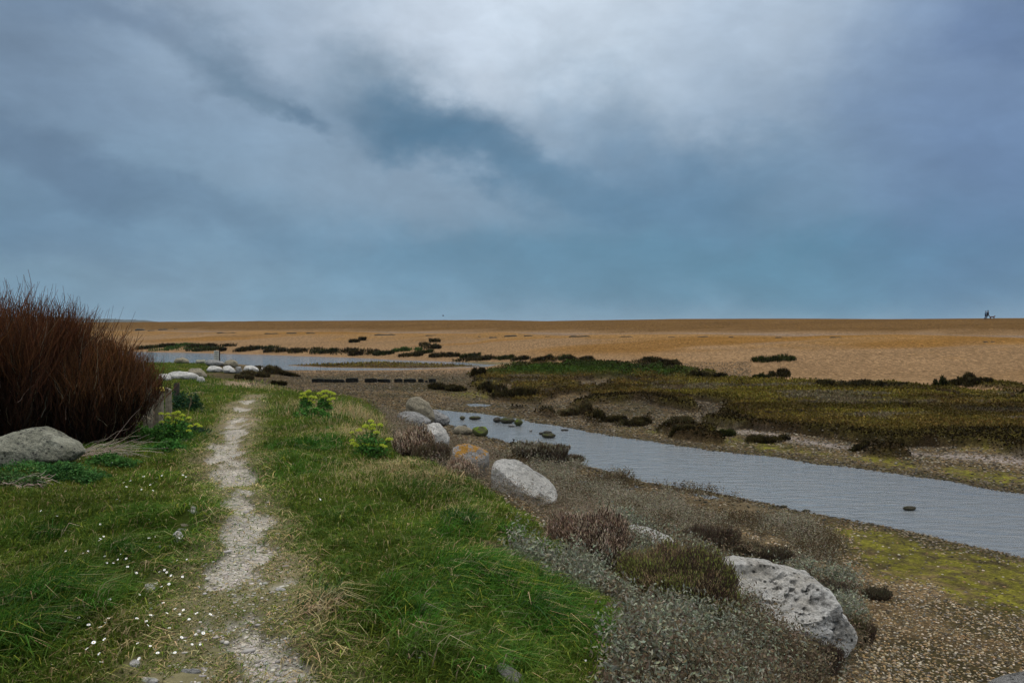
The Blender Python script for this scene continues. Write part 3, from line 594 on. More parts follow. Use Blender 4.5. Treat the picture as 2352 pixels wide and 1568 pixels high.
# ------------------------------------------------------------------ boulders
def sphere(nu=72, nv=40):
    th = np.linspace(0, 2*np.pi, nu, endpoint=False); ph = np.linspace(0, np.pi, nv)
    return th, ph
def rock(name, label, cat, outline, mat, depth=1.0, py0=None, lean=.0, pw=2.3, rough=.06, group=None, dist=None, seed=1, nu=110, nv=60, parent=None, planes=None, pits3=0.):
    """outline: silhouette points (survey pixels); the body is a rounded solid of that front, set on the ground at its foot."""
    ys = max(p[1] for p in outline); cx = sum(p[0] for p in outline)/len(outline)
    if dist is None:
        fx, fy = hit(cx, py0 if py0 else ys, Z); D = fy
    else: D = dist
    S0 = D/F; w0 = (max(p[0] for p in outline)-min(p[0] for p in outline))*S0; h0 = (ys-min(p[1] for p in outline))*S0
    hd0 = depth*min(w0, h0*1.6)*.5; yt = min(p[1] for p in outline)
    Sf = lambda p: (D+hd0*.05+(.75*hd0+lean*h0)*((ys-p[1])/(ys-yt))**.8)/F
    pts = np.array([((p[0]-CX)*Sf(p), CZ-(p[1]-HY)*Sf(p)) for p in outline])
    c = pts.mean(0); c[1] = (pts[:, 1].min()+pts[:, 1].max())/2
    c[0] = (pts[:, 0].min()+pts[:, 0].max())/2
    rel = pts-c; ang = np.arctan2(rel[:, 1], rel[:, 0]); rad = np.hypot(rel[:, 0], rel[:, 1])
    o_ = np.argsort(ang); ang, rad = ang[o_], rad[o_]
    th = np.linspace(-np.pi, np.pi, nu, endpoint=False)
    # radius by intersecting with polygon edges
    r = np.zeros(nu); P = rel[o_]; n = len(P)
    for i in range(n):
        a, b = P[i], P[(i+1) % n]; dx = b-a
        dv = np.stack([np.cos(th), np.sin(th)], 1); den = dv[:, 0]*dx[1]-dv[:, 1]*dx[0]
        with np.errstate(all='ignore'):
            t = (a[0]*dx[1]-a[1]*dx[0])/den; s = (a[0]*dv[:, 1]-a[1]*dv[:, 0])/den
        ok = (t > 0) & (s >= -1e-6) & (s <= 1+1e-6); r = np.where(ok, np.maximum(r, t), r)
    r = np.where(r == 0, rad.mean(), r)
    if pw < 5: r = .5*r+.25*np.roll(r, 1)+.25*np.roll(r, -1)
    W = (pts[:, 0].max()-pts[:, 0].min()); Hh = pts[:, 1].max()-pts[:, 1].min()
    ph = np.linspace(0, np.pi, nv); TH, PH = np.meshgrid(th, ph)
    rs = np.random.default_rng(seed)
    rho = np.sin(PH)**(2/pw); g_ = abs(np.cos(PH))**(2/pw)
    R = np.tile(r, (nv, 1))*rho
    hd = depth*min(W, Hh*1.6)*.5
    x = R*np.cos(TH); zz = R*np.sin(TH); xn = x/(W/2); zn_ = zz/(Hh/2); sg = np.sign(np.cos(PH))
    pls = planes or [(rs.uniform(.05, .2), rs.uniform(-.15, .15), -rs.uniform(.75, 1.2), 1)]+[(rs.uniform(.25, .55), k*rs.uniform(.5, 1.1), rs.uniform(-.5, .5), 1) for k in (-1, 1)]
    dd = g_.copy(); wx = .16*(fbm(xn*1.5+seed, zn_*1.5, seed+420, 3)-.5)
    if pw < 5:
        for (c0, cx_, cz_, k) in pls:
            q = c0+abs(cx_)*(1-np.sign(cx_)*xn)*(cx_ != 0)+abs(cz_)*(1+np.sign(cz_)*zn_)+wx if planes is None else c0+cx_*xn+cz_*zn_+wx
            dd = np.minimum(dd, np.maximum(q, .0)*(g_ > .001)+0)
    y = -sg*np.where(sg > 0, dd, g_*.8)*hd
    V = np.stack([x.ravel(), y.ravel(), zz.ravel()], 1); ext = np.array([W/2, hd, Hh/2])
    y2 = V[:, 1]+lean*(V[:, 2]+Hh/2)
    # noise
    q = V/max(W, Hh)
    nzz = (fbm3(q, 4., seed+400, 5)-.5)*1.1+.5*(fbm3(q, 15., seed+410, 3)-.5)-.55*abs(fbm3(q, 6., seed+440, 3)-.5)
    if pits3:
        pt = sstep(.56, .68, fbm3(q, 26., seed+430, 2))*sstep(.38, .55, fbm3(q, 4., seed+431, 2)); nzz = nzz-pt*.30*pits3
    dirn = V/(np.linalg.norm(V/ext, axis=1)[:, None]+1e-6); dirn /= np.linalg.norm(dirn, axis=1)[:, None]+1e-9
    V = np.stack([V[:, 0], y2, V[:, 2]], 1)+dirn*(nzz*rough*1.6*min(W, Hh))[:, None]
    cols_ = np.arange(nu); Qs = []
    for j in range(nv-1):
        a = j*nu+cols_; b = j*nu+(cols_+1) % nu; Qs.append(np.stack([a, a+nu, b+nu, b], 1))
    gz = CZ-((py0 or ys)-HY)*S0
    off = np.array([0, hd*.75, c[1]-gz])
    o = quads(name, V+off, np.concatenate(Qs), mat, smooth=True)
    o.location = (c[0], D, gz)
    if parent is not None: pass
    tag(o, label, cat, group); return o
M_pale = rock_mat('pale_limestone', (.66, .63, .57), (.40, .38, .335), pits=.42)
M_big = rock_mat('pitted_limestone', (.74, .72, .67), (.46, .42, .35), pits=.8, scale=.8, stain=(.50, -.30, .22, .36))
M_grey = rock_mat('grey_lichen_rock', (.34, .33, .31), (.16, .155, .14), pits=.6, lichen=(.45, .24, .06), licp=.74)
M_orange = rock_mat('orange_lichen_rock', (.36, .34, .31), (.20, .18, .16), pits=.3, lichen=(.47, .22, .02), licp=.66, moss=(.42, .21, .03))
M_tan = rock_mat('tan_rock', (.30, .26, .18), (.20, .175, .12), pits=.35)
M_olive = rock_mat('mossy_grey_rock', (.38, .37, .28), (.19, .185, .13), pits=.7, lichen=(.22, .19, .04), licp=.7)
M_moss = rock_mat('weed_rock', (.06, .055, .035), (.10, .085, .05), pits=.4, moss=(.055, .065, .010))
M_mossg = rock_mat('green_weed_rock', (.08, .09, .03), (.10, .10, .04), pits=.2, moss=(.13, .19, .012))
M_darkr = rock_mat('dark_stone', (.05, .045, .035), (.09, .08, .06), pits=.3)
M_black = rock_mat('black_block', (.006, .006, .005), (.014, .013, .009), pits=.2, moss=(.02, .024, .005))

G_B = 'boulders lining the foot of the bank'
rock('boulder', 'big pale pitted boulder with a dark stain at its right end, by the shingle', 'boulder', [(1610, 1310), (1640, 1290), (1700, 1282), (1760, 1286), (1815, 1302), (1868, 1322), (1885, 1345), (1895, 1370), (1930, 1405), (1957, 1445), (1955, 1480), (1935, 1505), (1890, 1513), (1800, 1530), (1700, 1500), (1640, 1430), (1615, 1360)], M_big, 1.15, 1500, .30, 3.6, .085, G_B, seed=3, nu=340, nv=200, pits3=1.8, planes=[(.90, .42, -.95, 1), (1.0, .0, .30, 1), (1.05, -.45, .05, 1), (1.0, .5, .1, 1)])
rock('boulder', 'long wedge shaped pale boulder sloping down to the right at the grass edge', 'boulder', [(1127, 1075), (1135, 1060), (1155, 1054), (1180, 1056), (1200, 1066), (1225, 1083), (1250, 1100), (1272, 1118), (1284, 1140), (1278, 1158), (1250, 1165), (1200, 1172), (1150, 1150), (1127, 1120)], M_pale, .9, 1150, .25, 3.4, .055, G_B, seed=5, planes=[(.75, -.75, -.90, 1), (1.0, .0, .3, 1), (.95, .5, .2, 1)])
rock('boulder', 'pale boulder half buried behind the olive shrub', 'boulder', [(1438, 1208), (1455, 1204), (1490, 1213), (1515, 1222), (1545, 1236), (1556, 1250), (1550, 1280), (1500, 1290), (1450, 1260)], M_pale, 1.0, 1268, .25, 2.3, .05, G_B, seed=8)
rock('boulder', 'squat boulder capped with orange lichen', 'boulder', [(1041, 1030), (1050, 1022), (1075, 1018), (1105, 1030), (1122, 1040), (1124, 1060), (1120, 1095), (1070, 1100), (1042, 1075)], M_orange, 1.0, 1090, .3, 3.0, .05, G_B, seed=11)
rock('boulder', 'rounded white boulder rising to a blunt point', 'boulder', [(958, 1010), (966, 990), (980, 975), (995, 969), (1010, 972), (1024, 988), (1031, 1008), (1028, 1030), (1010, 1042), (975, 1040), (958, 1028)], M_pale, 1.0, 1038, .15, 2.4, .05, G_B, seed=14)
rock('boulder', 'low grey lichened boulder in front of the tall tan one', 'boulder', [(911, 958), (918, 948), (935, 944), (955, 946), (975, 955), (990, 967), (985, 985), (940, 990), (912, 978)], M_grey, 1.0, 985, .2, 2.4, .06, G_B, seed=17)
rock('boulder', 'tall tan boulder with a rounded top at the head of the channel', 'boulder', [(932, 925), (940, 914), (955, 910), (970, 915), (985, 925), (992, 940), (998, 960), (990, 975), (940, 975), (932, 945)], M_tan, .9, 978, .1, 2.5, .05, G_B, dist=27.5, seed=19)
rock('boulder', 'grey boulder sloping into the channel beside the tall tan one', 'boulder', [(985, 940), (1002, 941), (1015, 950), (1030, 958), (1034, 968), (1028, 978), (1000, 982), (985, 975)], M_grey, 1.0, 978, .2, 2.4, .06, G_B, dist=28.0, seed=23)
rock('boulder', 'large mossy grey boulder under the bare red-brown shrub', 'boulder', [(-60, 1030), (-10, 1006), (40, 992), (75, 980), (108, 978), (125, 985), (145, 998), (178, 1018), (185, 1040), (160, 1060), (110, 1072), (40, 1085), (-20, 1080), (-60, 1060)], M_olive, .8, 1068, .25, 2.6, .085, seed=27, nu=240, nv=130, pits3=.5)
rock('boulder', 'rough grey boulder in the shingle at the bottom right corner', 'boulder', [(2245, 1600), (2275, 1560), (2300, 1545), (2345, 1532), (2400, 1530), (2440, 1560), (2450, 1610), (2330, 1615)], M_grey, 1.0, 1595, .3, 2.3, .08, seed=29)
rock('boulder', 'narrow pale stone with an orange patch in the grass at the bottom edge', 'boulder', [(1140, 1524), (1152, 1520), (1175, 1535), (1200, 1555), (1215, 1580), (1180, 1585), (1150, 1550)], M_orange, 1.0, 1570, .3, 2.2, .06, seed=31)
# stones standing in or beside the channel
G_W = 'stones in the channel'
def wstone(label, px, py, w, h, mat, seed, sink=.25):
    s = np.random.default_rng(seed); a = np.linspace(0, 2*np.pi, 11)[:-1]
    pts = [(px+.5*w*math.cos(t)*s.uniform(.8, 1.05), py-h*.5+h*.62*math.sin(-t)*s.uniform(.75, 1.05)) for t in a]
    D = CZ/((py-HY)/F)
    o = rock('stone', label, 'stone', pts, mat, .8, py, 0, 2.4, .08, G_W, dist=D, seed=seed, nu=36, nv=20); return o
wstone('small green stone in the water nearest the tall boulder', 1062, 964, 14, 9, M_moss, 41)
wstone('flat green topped stone in the channel', 1090, 964, 34, 8, M_moss, 42)
wstone('small dark stone in the water left of the channel stones', 1067, 982, 13, 7, M_darkr, 43)
wstone('brown square stone in the channel', 1142, 970, 20, 12, M_darkr, 44)
wstone('broad weed covered stone between the brown and the bright green stone', 1165, 972, 40, 13, M_moss, 45)
wstone('bright green weed covered stone in the channel', 1191, 978, 20, 16, M_mossg, 46)
wstone('flat grey stone just below the bright green stone', 1175, 980, 18, 5, M_grey, 47)
wstone('dark wide stone in mid channel, nearest of a close pair', 1260, 1006, 40, 11, M_moss, 48)
wstone('dark stone just behind the wide mid channel stone', 1258, 996, 24, 7, M_darkr, 49)
wstone('little dark stone left of the wide mid channel stone', 1243, 998, 12, 6, M_darkr, 50)
wstone('thin dark stone lying toward the far bank of the channel', 1297, 989, 22, 4, M_darkr, 51)
wstone('tiny pale stone alone in the water below the bright green stone', 1219, 991, 9, 4, M_grey, 52)
wstone('dark weedy lump alone in the wide water', 2090, 1172, 38, 10, M_moss, 53)
wstone('green capped boulder on the near shore', 1104, 1003, 44, 24, M_mossg, 54)
wstone('low tan boulder at the near shore beside the green capped one', 1062, 1000, 56, 20, M_tan, 55)
wstone('mossy stone on the near water line below the scrub', 1800, 1167, 18, 8, M_moss, 56)
wstone('round green stone at the right end of the near water line', 1852, 1176, 22, 7, M_moss, 57)
# far rocks by the sign
G_F = 'pale rocks by the far grass mound'
FRK = [('long pale slab lying before the green mound', [(378, 866), (385, 855), (410, 852), (440, 856), (456, 864), (458, 873), (430, 872), (390, 872)], M_pale),
       ('upright tan slab with a slanting top behind the long pale slab', [(432, 850), (438, 846), (462, 846), (470, 855), (472, 868), (455, 870), (436, 862)], M_tan),
       ('left low pale rock at the end of the long slab', [(362, 868), (368, 858), (385, 859), (392, 868), (390, 876), (366, 876)], M_pale),
       ('small jagged pale rock at the right end of the long slab', [(452, 874), (455, 864), (466, 864), (470, 872), (466, 880), (455, 880)], M_pale),
       ('white rock right of the upright slab', [(472, 850), (482, 841), (498, 840), (510, 846), (508, 855), (478, 856)], M_pale),
       ('pale rock below the tan one near the sign', [(509, 854), (512, 843), (524, 839), (536, 846), (540, 856), (520, 859)], M_pale),
       ('tan rock leaning by the sign post', [(510, 838), (520, 828), (535, 826), (544, 830), (545, 842), (528, 844)], M_tan),
       ('narrow pale rock between the tan rock and the bush', [(540, 858), (542, 842), (552, 841), (556, 850), (554, 860)], M_grey),
       ('white rock in the row left of the brown bush', [(558, 850), (564, 840), (580, 839), (592, 846), (594, 854), (570, 856)], M_pale),
       ('white rock touching the brown bush by the lagoon', [(592, 853), (598, 844), (614, 842), (624, 850), (622, 858), (600, 858)], M_pale),
       ('olive square rock behind the sign at the water', [(449, 834), (450, 826), (470, 825), (472, 836)], M_olive),
       ('grey round rock right behind the sign', [(470, 838), (472, 826), (490, 826), (514, 832), (516, 840), (490, 842)], M_grey),
       ('rounded tan rock on the skyline of the green mound', [(396, 832), (404, 823), (420, 820), (430, 826), (434, 834), (410, 836)], M_tan)]
for i, (lb, ol, mt) in enumerate(FRK):
    ys = max(p[1] for p in ol); rock('boulder', lb, 'boulder', ol, mt, .9, ys-1.5, .1, 2.5, .15, G_F, seed=60+i, nu=44, nv=24)
# small stones set in the turf
G_T = 'stones set along the left of the footpath'
for i, (px, py, w, h, lb) in enumerate([(440, 1161, 14, 8, 'small grey stone topmost of the row in the turf'), (443, 1170, 18, 7, 'flat pale stone second from the top of the turf row'), (438, 1181, 30, 11, 'blocky grey stone in the turf left of the path'), (422, 1211, 22, 9, 'rounded grey stone just above a white one in the turf'), (418, 1220, 24, 7, 'flat white stone in the middle of the turf row'), (410, 1247, 22, 26, 'tall pale stone, largest of the turf row'), (342, 1362, 26, 20, 'reddish tilted stone beside yellow leaves in the turf'), (354, 1345, 20, 8, 'small grey stone above the reddish one'), (372, 1258, 30, 7, 'flat buried stone left of the path'), (310, 1533, 22, 18, 'round pale stone at the bottom left of the path'), (345, 1568, 40, 16, 'wide pale stone at the bottom edge of the photo'), (606, 1272, 22, 7, 'flat pale stone in the middle of the path'), (440, 1547, 60, 14, 'flat bare stone at the bottom of the path'), (645, 1357, 26, 8, 'grey flat stone on the right of the path')]):
    s = np.random.default_rng(90+i); a = np.linspace(0, 2*np.pi, 10)[:-1]
    rock('stone', lb, 'stone', [(px+.56*w*math.cos(t)*s.uniform(.8, 1.1), py-h*.5+h*.72*math.sin(-t)*s.uniform(.8, 1.05)) for t in a], [M_grey, M_pale, M_pale, M_tan][i % 4] if i > 2 else M_pale, .9, py, .5, 2.4, .08, G_T, seed=90+i, nu=36, nv=20)
# black blocks
for i, (x0, x1, yt, yb, t) in enumerate([(716, 745, 869, 878.5, .1), (745, 764, 870, 878.5, 0), (764, 791, 870.5, 879, -.1), (794, 823, 867.5, 878.5, .12), (837, 867, 868.5, 878.3, -.05), (867, 897, 870, 878.5, -.1), (905, 925, 869.5, 878.2, 0), (927, 956, 869.5, 879, .03), (960, 974, 869.5, 878, -.15), (975, 983, 872.5, 878, .2), (984, 1002, 869.3, 878, .05)]):
    rock('stone_block', '%s dark stone block counted from the left in the row across the flat' % ['first', 'second', 'third', 'fourth', 'fifth', 'sixth', 'seventh', 'eighth', 'ninth', 'tenth, smallest', 'eleventh, rightmost'][i], 'block', [(x0+.6, yb+3), (x0+.8, yt+1.2+t*8), (x0+2, yt+max(0, t)*6), ((x0+x1)/2, yt-.4), (x1-2, yt+max(0, -t)*8), (x1-.8, yt+1+max(0, -t)*8), (x1-.6, yb+3)], M_black, .75, 878.4, 0, 9, .03, 'row of dark blocks on the flat', dist=hit(860, 878.4, Z)[1], seed=120+i, nu=48, nv=28)
# driftwood / turf slabs stranded on the shingle
SL = [(306, 335, 759, 5), (335, 360, 760, 2), (360, 388, 758, 4), (398, 410, 756.5, 2), (468, 574, 765.5, 2), (592, 655, 767, 2.5), (652, 686, 766, 4), (698, 729, 766, 3), (833, 936, 770, 2.5), (965, 1016, 771, 2), (1097, 1106, 773.5, 2), (1120, 1145, 776, 3), (1148, 1197, 773, 4), (1197, 1229, 772, 2.5), (1250, 1265, 773.5, 2), (1280, 1381, 774, 3), (1413, 1464, 774, 2.5), (1529, 1557, 774.5, 1.7), (1591, 1637, 774.5, 2.5), (1672, 1687, 775, 2.5), (1778, 1798, 776, 2.5), (1895, 1945, 775.5, 2.5), (2257, 2271, 786, 2.5), (2274, 2287, 786, 2.5)]
ORD = 'first second third fourth fifth sixth seventh eighth ninth tenth eleventh twelfth thirteenth fourteenth fifteenth sixteenth seventeenth eighteenth nineteenth twentieth twenty-first twenty-second twenty-third twenty-fourth'.split()
for i, (x0, x1, yb, h) in enumerate(SL):
    xs = np.linspace(x0, x1, 7); s = np.random.default_rng(150+i)
    ol = [(x0, yb+1)]+[(x, yb-h*s.uniform(.55, 1)) for x in xs[1:-1]]+[(x1, yb+1)]
    rock('turf_slab', 'low dark turf slab stranded on the shingle, %s from the left' % ORD[i], 'turf slab', ol, M_darkr, .5, yb, 0, 3, .05, 'dark turf slabs stranded on the shingle', seed=150+i, nu=40, nv=16)

# ------------------------------------------------------------------ shrubs
def bush(label, px, py, w, h, cols, n=900, name='shrub', cat='shrub', group=None, depth=.8, el=1.35, twig=0.0, dist=None, lobes=6, seed=0, flat=.0, stems=False, leafy=False):
    r = np.random.default_rng(seed+int(px*7+py)); D = dist or hit(px, py, Z)[1]; dm = w*D/F*depth; y0 = D+dm*.35; S = y0/F
    x0 = (px-CX)*S; Wm = w*S; Hm = max(.35*h*S, CZ-(py-h-HY)*S-float(Z(np.array([x0]), np.array([y0]))[0]))
    g0 = float(Z(np.array([x0]), np.array([y0]))[0])
    lb = [(r.uniform(-.40, .40), r.uniform(-.3, .3), r.uniform(.12, .3), r.uniform(.45, 1.0)) for _ in range(lobes)]; lb[0] = (0, 0, .5, .45)
    if leafy: lb = [(a_, b_, min(.5, c_*1.7), .35+.6*d_) for a_, b_, c_, d_ in lb]
    pk = r.integers(0, lobes, n); L_ = np.array(lb)[pk]
    a = r.uniform(0, 6.283, n); e = np.arccos(r.uniform(0, 1, n)); rr = r.uniform(.25, 1, n)**.4
    gx = L_[:, 0]+L_[:, 2]*np.sin(e)*np.cos(a)*rr; gy = L_[:, 1]+L_[:, 2]*np.sin(e)*np.sin(a)*rr; gz = L_[:, 3]*np.cos(e)*rr
    P = np.stack([gx*Wm, gy*dm, gz*Hm*.9], 1); P[:, 2] += Z(x0+P[:, 0], y0+P[:, 1])-g0-.01
    px_m = D/796.0
    bh = np.maximum(.05*Hm, 1.8*px_m)*r.uniform(.6, 1.7, n)*el
    bw = np.maximum(px_m*.75, .006)*r.uniform(.6, 1.3, n)
    ci = (fbm(gx*6+seed, gy*6+gz*4, 500+seed, 3)+r.normal(0, .1, n) > .5).astype(int)
    C = vary(np.array(cols)[ci], n, .4)
    root = empty(name, (x0, y0, g0)); tag(root, label, cat, group)
    out = np.stack([np.cos(a), np.sin(a)], 1)
    if leafy:
        V, CC = leaf_arrays(P, bh, C, .3, 2.2); quads('foliage', V, np.arange(n*4).reshape(-1, 4), M_scrub, parent=root, cols=CC)
    else:
        V, Lp, S_, CC = blade_arrays(P, bh, bw, r.uniform(.1, .9, n), C, 1.2, az=a); mk('foliage', V, Lp, S_, M_scrub, parent=root, cols=CC)
    if stems:
        k = max(12, int(n*.05)); j = r.integers(0, n, k); top = P[j]; base = top*np.array([.55, .55, 0])+np.array([0, 0, -.03]); base[:, 2] = np.minimum(top[:, 2]-.02, Z(x0+base[:, 0], y0+base[:, 1])-g0-.02)
        t = np.linspace(0, 1, 4)[None, :, None]; mid = base[:, None]*(1-t)+top[:, None]*t; mid[:, 1:3, :2] += r.normal(0, .03*Wm, (k, 2, 2))*.6
        rad = np.linspace(1.3, .5, 4)[None]*max(.004, px_m*.3)*np.ones((k, 1))
        tubes('branches', mid, rad, vary((.07, .045, .03), k), M_twig, parent=root)
    return root
DK = [(.020, .015, .008), (.050, .040, .014)]
DKG = [(.018, .020, .008), (.040, .044, .012)]
GRN = [(.035, .07, .015), (.05, .08, .02)]
g1 = 'dark bushes growing on the shingle'
for a in [('low dark domed bush alone on the open shingle', 1777, 831, 94, 18, DKG), ('elongated dark bush on the shingle left of a smaller one', 1486, 834, 74, 14, DK), ('small dark bush right beside the elongated one', 1541, 840, 54, 15, DK),
          ('spiky bush behind the right end of the green mound', 1605, 865, 60, 18, DK), ('low bush touching the right end of the green mound', 1645, 866, 46, 13, DK), ('spiky bush on the shingle below the domed one', 1786, 867, 56, 22, DK), ('thin low mat of plants left of the spiky bush', 1750, 869, 40, 8, DKG),
          ('low spreading bush at the marsh edge, left of its twin', 1912, 887, 72, 18, DK), ('tufted bush at the marsh edge, right of its twin', 1988, 887, 70, 19, DK), ('thin trailing bush right of the tufted ones', 2045, 887, 66, 8, DK),
          ('left bush of the three-headed clump on the right shingle', 2166, 887, 42, 22, DKG), ('middle bush of the three-headed clump on the right shingle', 2200, 886, 56, 25, DK), ('right bush of the three-headed clump on the right shingle', 2245, 887, 60, 20, DK)]:
    bush(*a, n=1500, group=g1)
g2 = 'bushes along the far side of the lagoon'
for i, a in enumerate([(345, 803, 60, 8), (385, 799, 34, 7), (425, 797, 56, 6), (415, 805, 110, 5), (455, 801, 60, 10), (500, 800, 60, 12), (470, 808, 70, 4), (512, 808, 14, 6), (560, 809, 50, 12), (600, 805, 80, 12), (640, 811, 60, 12), (700, 812, 80, 15), (745, 814, 60, 16), (790, 815, 70, 15), (840, 817, 70, 15), (880, 818, 44, 13), (935, 807, 66, 12), (940, 820, 60, 11), (975, 812, 50, 8), (1010, 821, 56, 12), (1040, 820, 40, 14), (1080, 822, 50, 14), (1075, 830, 90, 6), (1125, 827, 50, 8), (1160, 826, 50, 12), (1195, 828, 50, 10), (1245, 829, 50, 12), (1285, 829, 60, 15), (1325, 828, 60, 13), (1350, 827, 30, 9)]):
    a = (a[0], a[1]-(1.5 if a[0] < 900 else 0), a[2], a[3]*.78)
    bush('dark bush %s in the row along the far lagoon shore, counted from the left' % (ORD+['twenty-fifth', 'twenty-sixth', 'twenty-seventh', 'twenty-eighth', 'twenty-ninth', 'thirtieth'])[i], *a, GRN if i in (16, 3, 2) else (DKG if i % 3 == 0 else DK), n=600, group=g2, seed=i)
bush('dark bush on the shingle slope, right of two mats', 992, 802, 44, 14, DK, n=500, group=g1)
bush('small mat of plants high on the shingle slope', 1000, 786, 26, 6, DK, n=300, group=g1); bush('mat of plants just above the dark slope bush', 976, 795, 30, 8, DK, n=300, group=g1)
bush('slanting dark tuft on the slope left of its twin', 812, 787, 24, 6, DK, n=250, group=g1); bush('slanting dark tuft on the slope right of its twin', 832, 782, 16, 7, DK, n=250, group=g1)
g3 = 'bushes on the flat and marsh beyond the channel'
HE = [(.055, .04, .02), (.075, .06, .025)]
for a in [('round dark bush on the marsh left of a bigger one', 1122, 899, 54, 26, DK), ('bigger dark bush with a dense crown on the marsh', 1184, 912, 84, 36, DK), ('low dark bush beside yellow algae behind the channel', 1018, 895, 62, 16, DK), ('low bush right of the one by the yellow algae', 1050, 899, 46, 12, DK), ('brown bush standing by the lagoon and the white rocks', 612, 858, 62, 26, HE), ('flat bush on the flat right of the brown lagoon bush', 664, 864, 50, 9, DK), ('heather brown hummock bush on the far channel bank', 1310, 955, 100, 26, HE), ('dark hummock bush right of the heather brown one', 1400, 970, 74, 26, DK), ('dark bush at the far bank above the green algae', 1450, 980, 90, 24, DK), ('low dark bush in green algae on the far bank', 1570, 988, 56, 12, DK), ('dark bush at the left end of the muddy strip', 1664, 1003, 56, 22, DKG), ('long dark bush below the muddy strip', 1765, 1018, 90, 24, DK), ('tiny dark bush below the muddy strip on the right', 1972, 1035, 46, 14, DK), ('bush with heather tips right of the small green algae', 1560, 972, 120, 20, HE),
          ('spiky bush at the left end of the green mound', 1100, 860, 28, 18, DK), ('small dark bush at the foot of the far rocks', 640, 885, 30, 8, DK), ('red-brown bush at the foot of the white rocks', 590, 866, 50, 16, HE), ('low brown bush among the far rocks', 560, 872, 40, 12, HE)]:
    bush(*a, n=2200, group=g3)
g4 = 'shrubs growing among the boulders'
RB = [(.31, .21, .14), (.48, .38, .27)]; OL = [(.185, .20, .05), (.26, .19, .10)]
def brush(label, px, py, w, h, cols, n=9000, dist=None, depth=.8, tw=(.09, .06, .042), leafcol=None, lf=.012, name='shrub', group=g4, seed=0, blunt=.5):
    """upright fine shrub of many thin stems with tiny leaves"""
    D = dist or hit(px, py, Z)[1]; dm = w*D/F*depth; y0 = D+dm*.3; S = y0/F; x0 = (px-CX)*S; Wm = w*S; Hm = max(.5*h*S, CZ-(py-h-HY)*S-float(Z(np.array([x0]), np.array([y0]))[0]))
    g0 = float(Z(np.array([x0]), np.array([y0]))[0]); r = np.random.default_rng(seed+int(px))
    ns = n//9
    a = r.uniform(0, 6.283, ns); q = np.sqrt(r.uniform(0, 1, ns)); bx = q*np.cos(a)*.43*Wm; by = q*np.sin(a)*.43*dm
    ln = (1-.30*q**4)*Hm*.84*r.uniform(.55, 1.08, ns)*(.5+.85*fbm(bx/Wm*5+3, by/dm*4, 600+seed, 2)); out = q*.35+r.normal(0, .12, ns)
    K = 5; t = np.linspace(0, 1, K)
    top = np.stack([bx+out*np.cos(a)*Wm*.28, by+out*np.sin(a)*dm*.28, ln], 1); bz = Z(x0+bx, y0+by)-g0-.03
    base = np.stack([bx*.8, by*.8, bz], 1)
    PL = base[:, None]*(1-t)[None, :, None]+top[:, None]*t[None, :, None]; PL[:, 1:-1] += r.normal(0, .02*Hm, (ns, K-2, 3))
    PL[:, :, 2] = np.maximum(PL[:, :, 2], bz[:, None])
    root = empty(name, (x0, y0, g0)); tag(root, label, 'shrub', group)
    tubes('branches', PL, np.linspace(.0045, .002, K)[None]*np.ones((ns, 1))*max(1, D/9), vary(tw, ns, .3), M_twig, parent=root)
    nl = n; i = r.integers(0, ns, nl); tt = r.uniform(.35, 1.02, nl)[:, None]; P = base[i]*(1-tt)+top[i]*tt+r.normal(0, .018*Hm+.006, (nl, 3))
    ci = (fbm(P[:, 0]/Wm*7, P[:, 1]/dm*7+P[:, 2]/Hm*4, 610+seed, 3)+r.normal(0, .1, nl) > blunt).astype(int)
    C = vary(np.array(cols)[ci], nl, .3)
    V, L_, S_, CC = blade_arrays(P, r.uniform(.8, 2.6, nl)*lf*max(1, D/9), r.uniform(.22, .42, nl)*lf*max(1, D/9), r.uniform(.1, .8, nl), C, 1.15); mk('foliage', V, L_, S_, M_scrub, parent=root, cols=CC)
    return root
brush('red-brown feathery shrub between the long and the half buried boulder', 1350, 1290, 185, 130, RB, 40000, leafcol=None, lf=.015)
brush('olive green shrub in front of the half buried boulder', 1552, 1412, 255, 160, OL, 70000, lf=.014, seed=2, blunt=.55)
brush('olive green shrub leaning on the left end of the big boulder', 1640, 1452, 120, 105, OL, 26000, lf=.014, seed=3)
brush('small green shrub below the red-brown one', 1395, 1290, 90, 60, OL, 8000, lf=.016, seed=4)
brush('brown shrub in front of the low lichened boulder', 950, 1050, 95, 78, RB, 12000, lf=.018, seed=5, tw=(.06, .04, .025))
brush('brown shrub below the rounded white boulder', 992, 1068, 84, 56, [(.09, .07, .035), (.12, .09, .06)], 9000, lf=.018, seed=6)
brush('dry grey-brown shrub in front of the orange lichen boulder', 1062, 1112, 70, 66, RB, 9000, lf=.018, seed=7)
brush('dark heathy shrub behind the big boulder', 1745, 1292, 150, 40, [(.05, .038, .026), (.09, .08, .045)], 12000, lf=.018, seed=8, depth=.5)
brush('dark shrub behind the half buried boulder', 1620, 1265, 150, 60, [(.055, .036, .026), (.11, .09, .06)], 12000, lf=.018, seed=9, depth=.5)
brush('low heathy shrub on the near channel bank', 1245, 1050, 120, 34, BRN, 9000, lf=.02, seed=10, depth=.5)
brush('heathy shrub at the tip of the near bank', 1300, 1068, 80, 24, BRN, 6000, lf=.02, seed=11, depth=.5)
brush('dark low shrub in the shingle right of the boulder', 2016, 1378, 62, 32, [(.06, .055, .03), (.09, .075, .045)], 5000, lf=.014, seed=12)
brush('grey shrub touching the back of the big boulder', 1905, 1378, 80, 50, [(.07, .06, .04), (.11, .10, .07)], 7000, lf=.014, seed=13)
brush('brown dry shrub right of the dark stain of the boulder', 1975, 1475, 70, 70, [(.09, .06, .04), (.07, .08, .03)], 7000, lf=.014, seed=14)
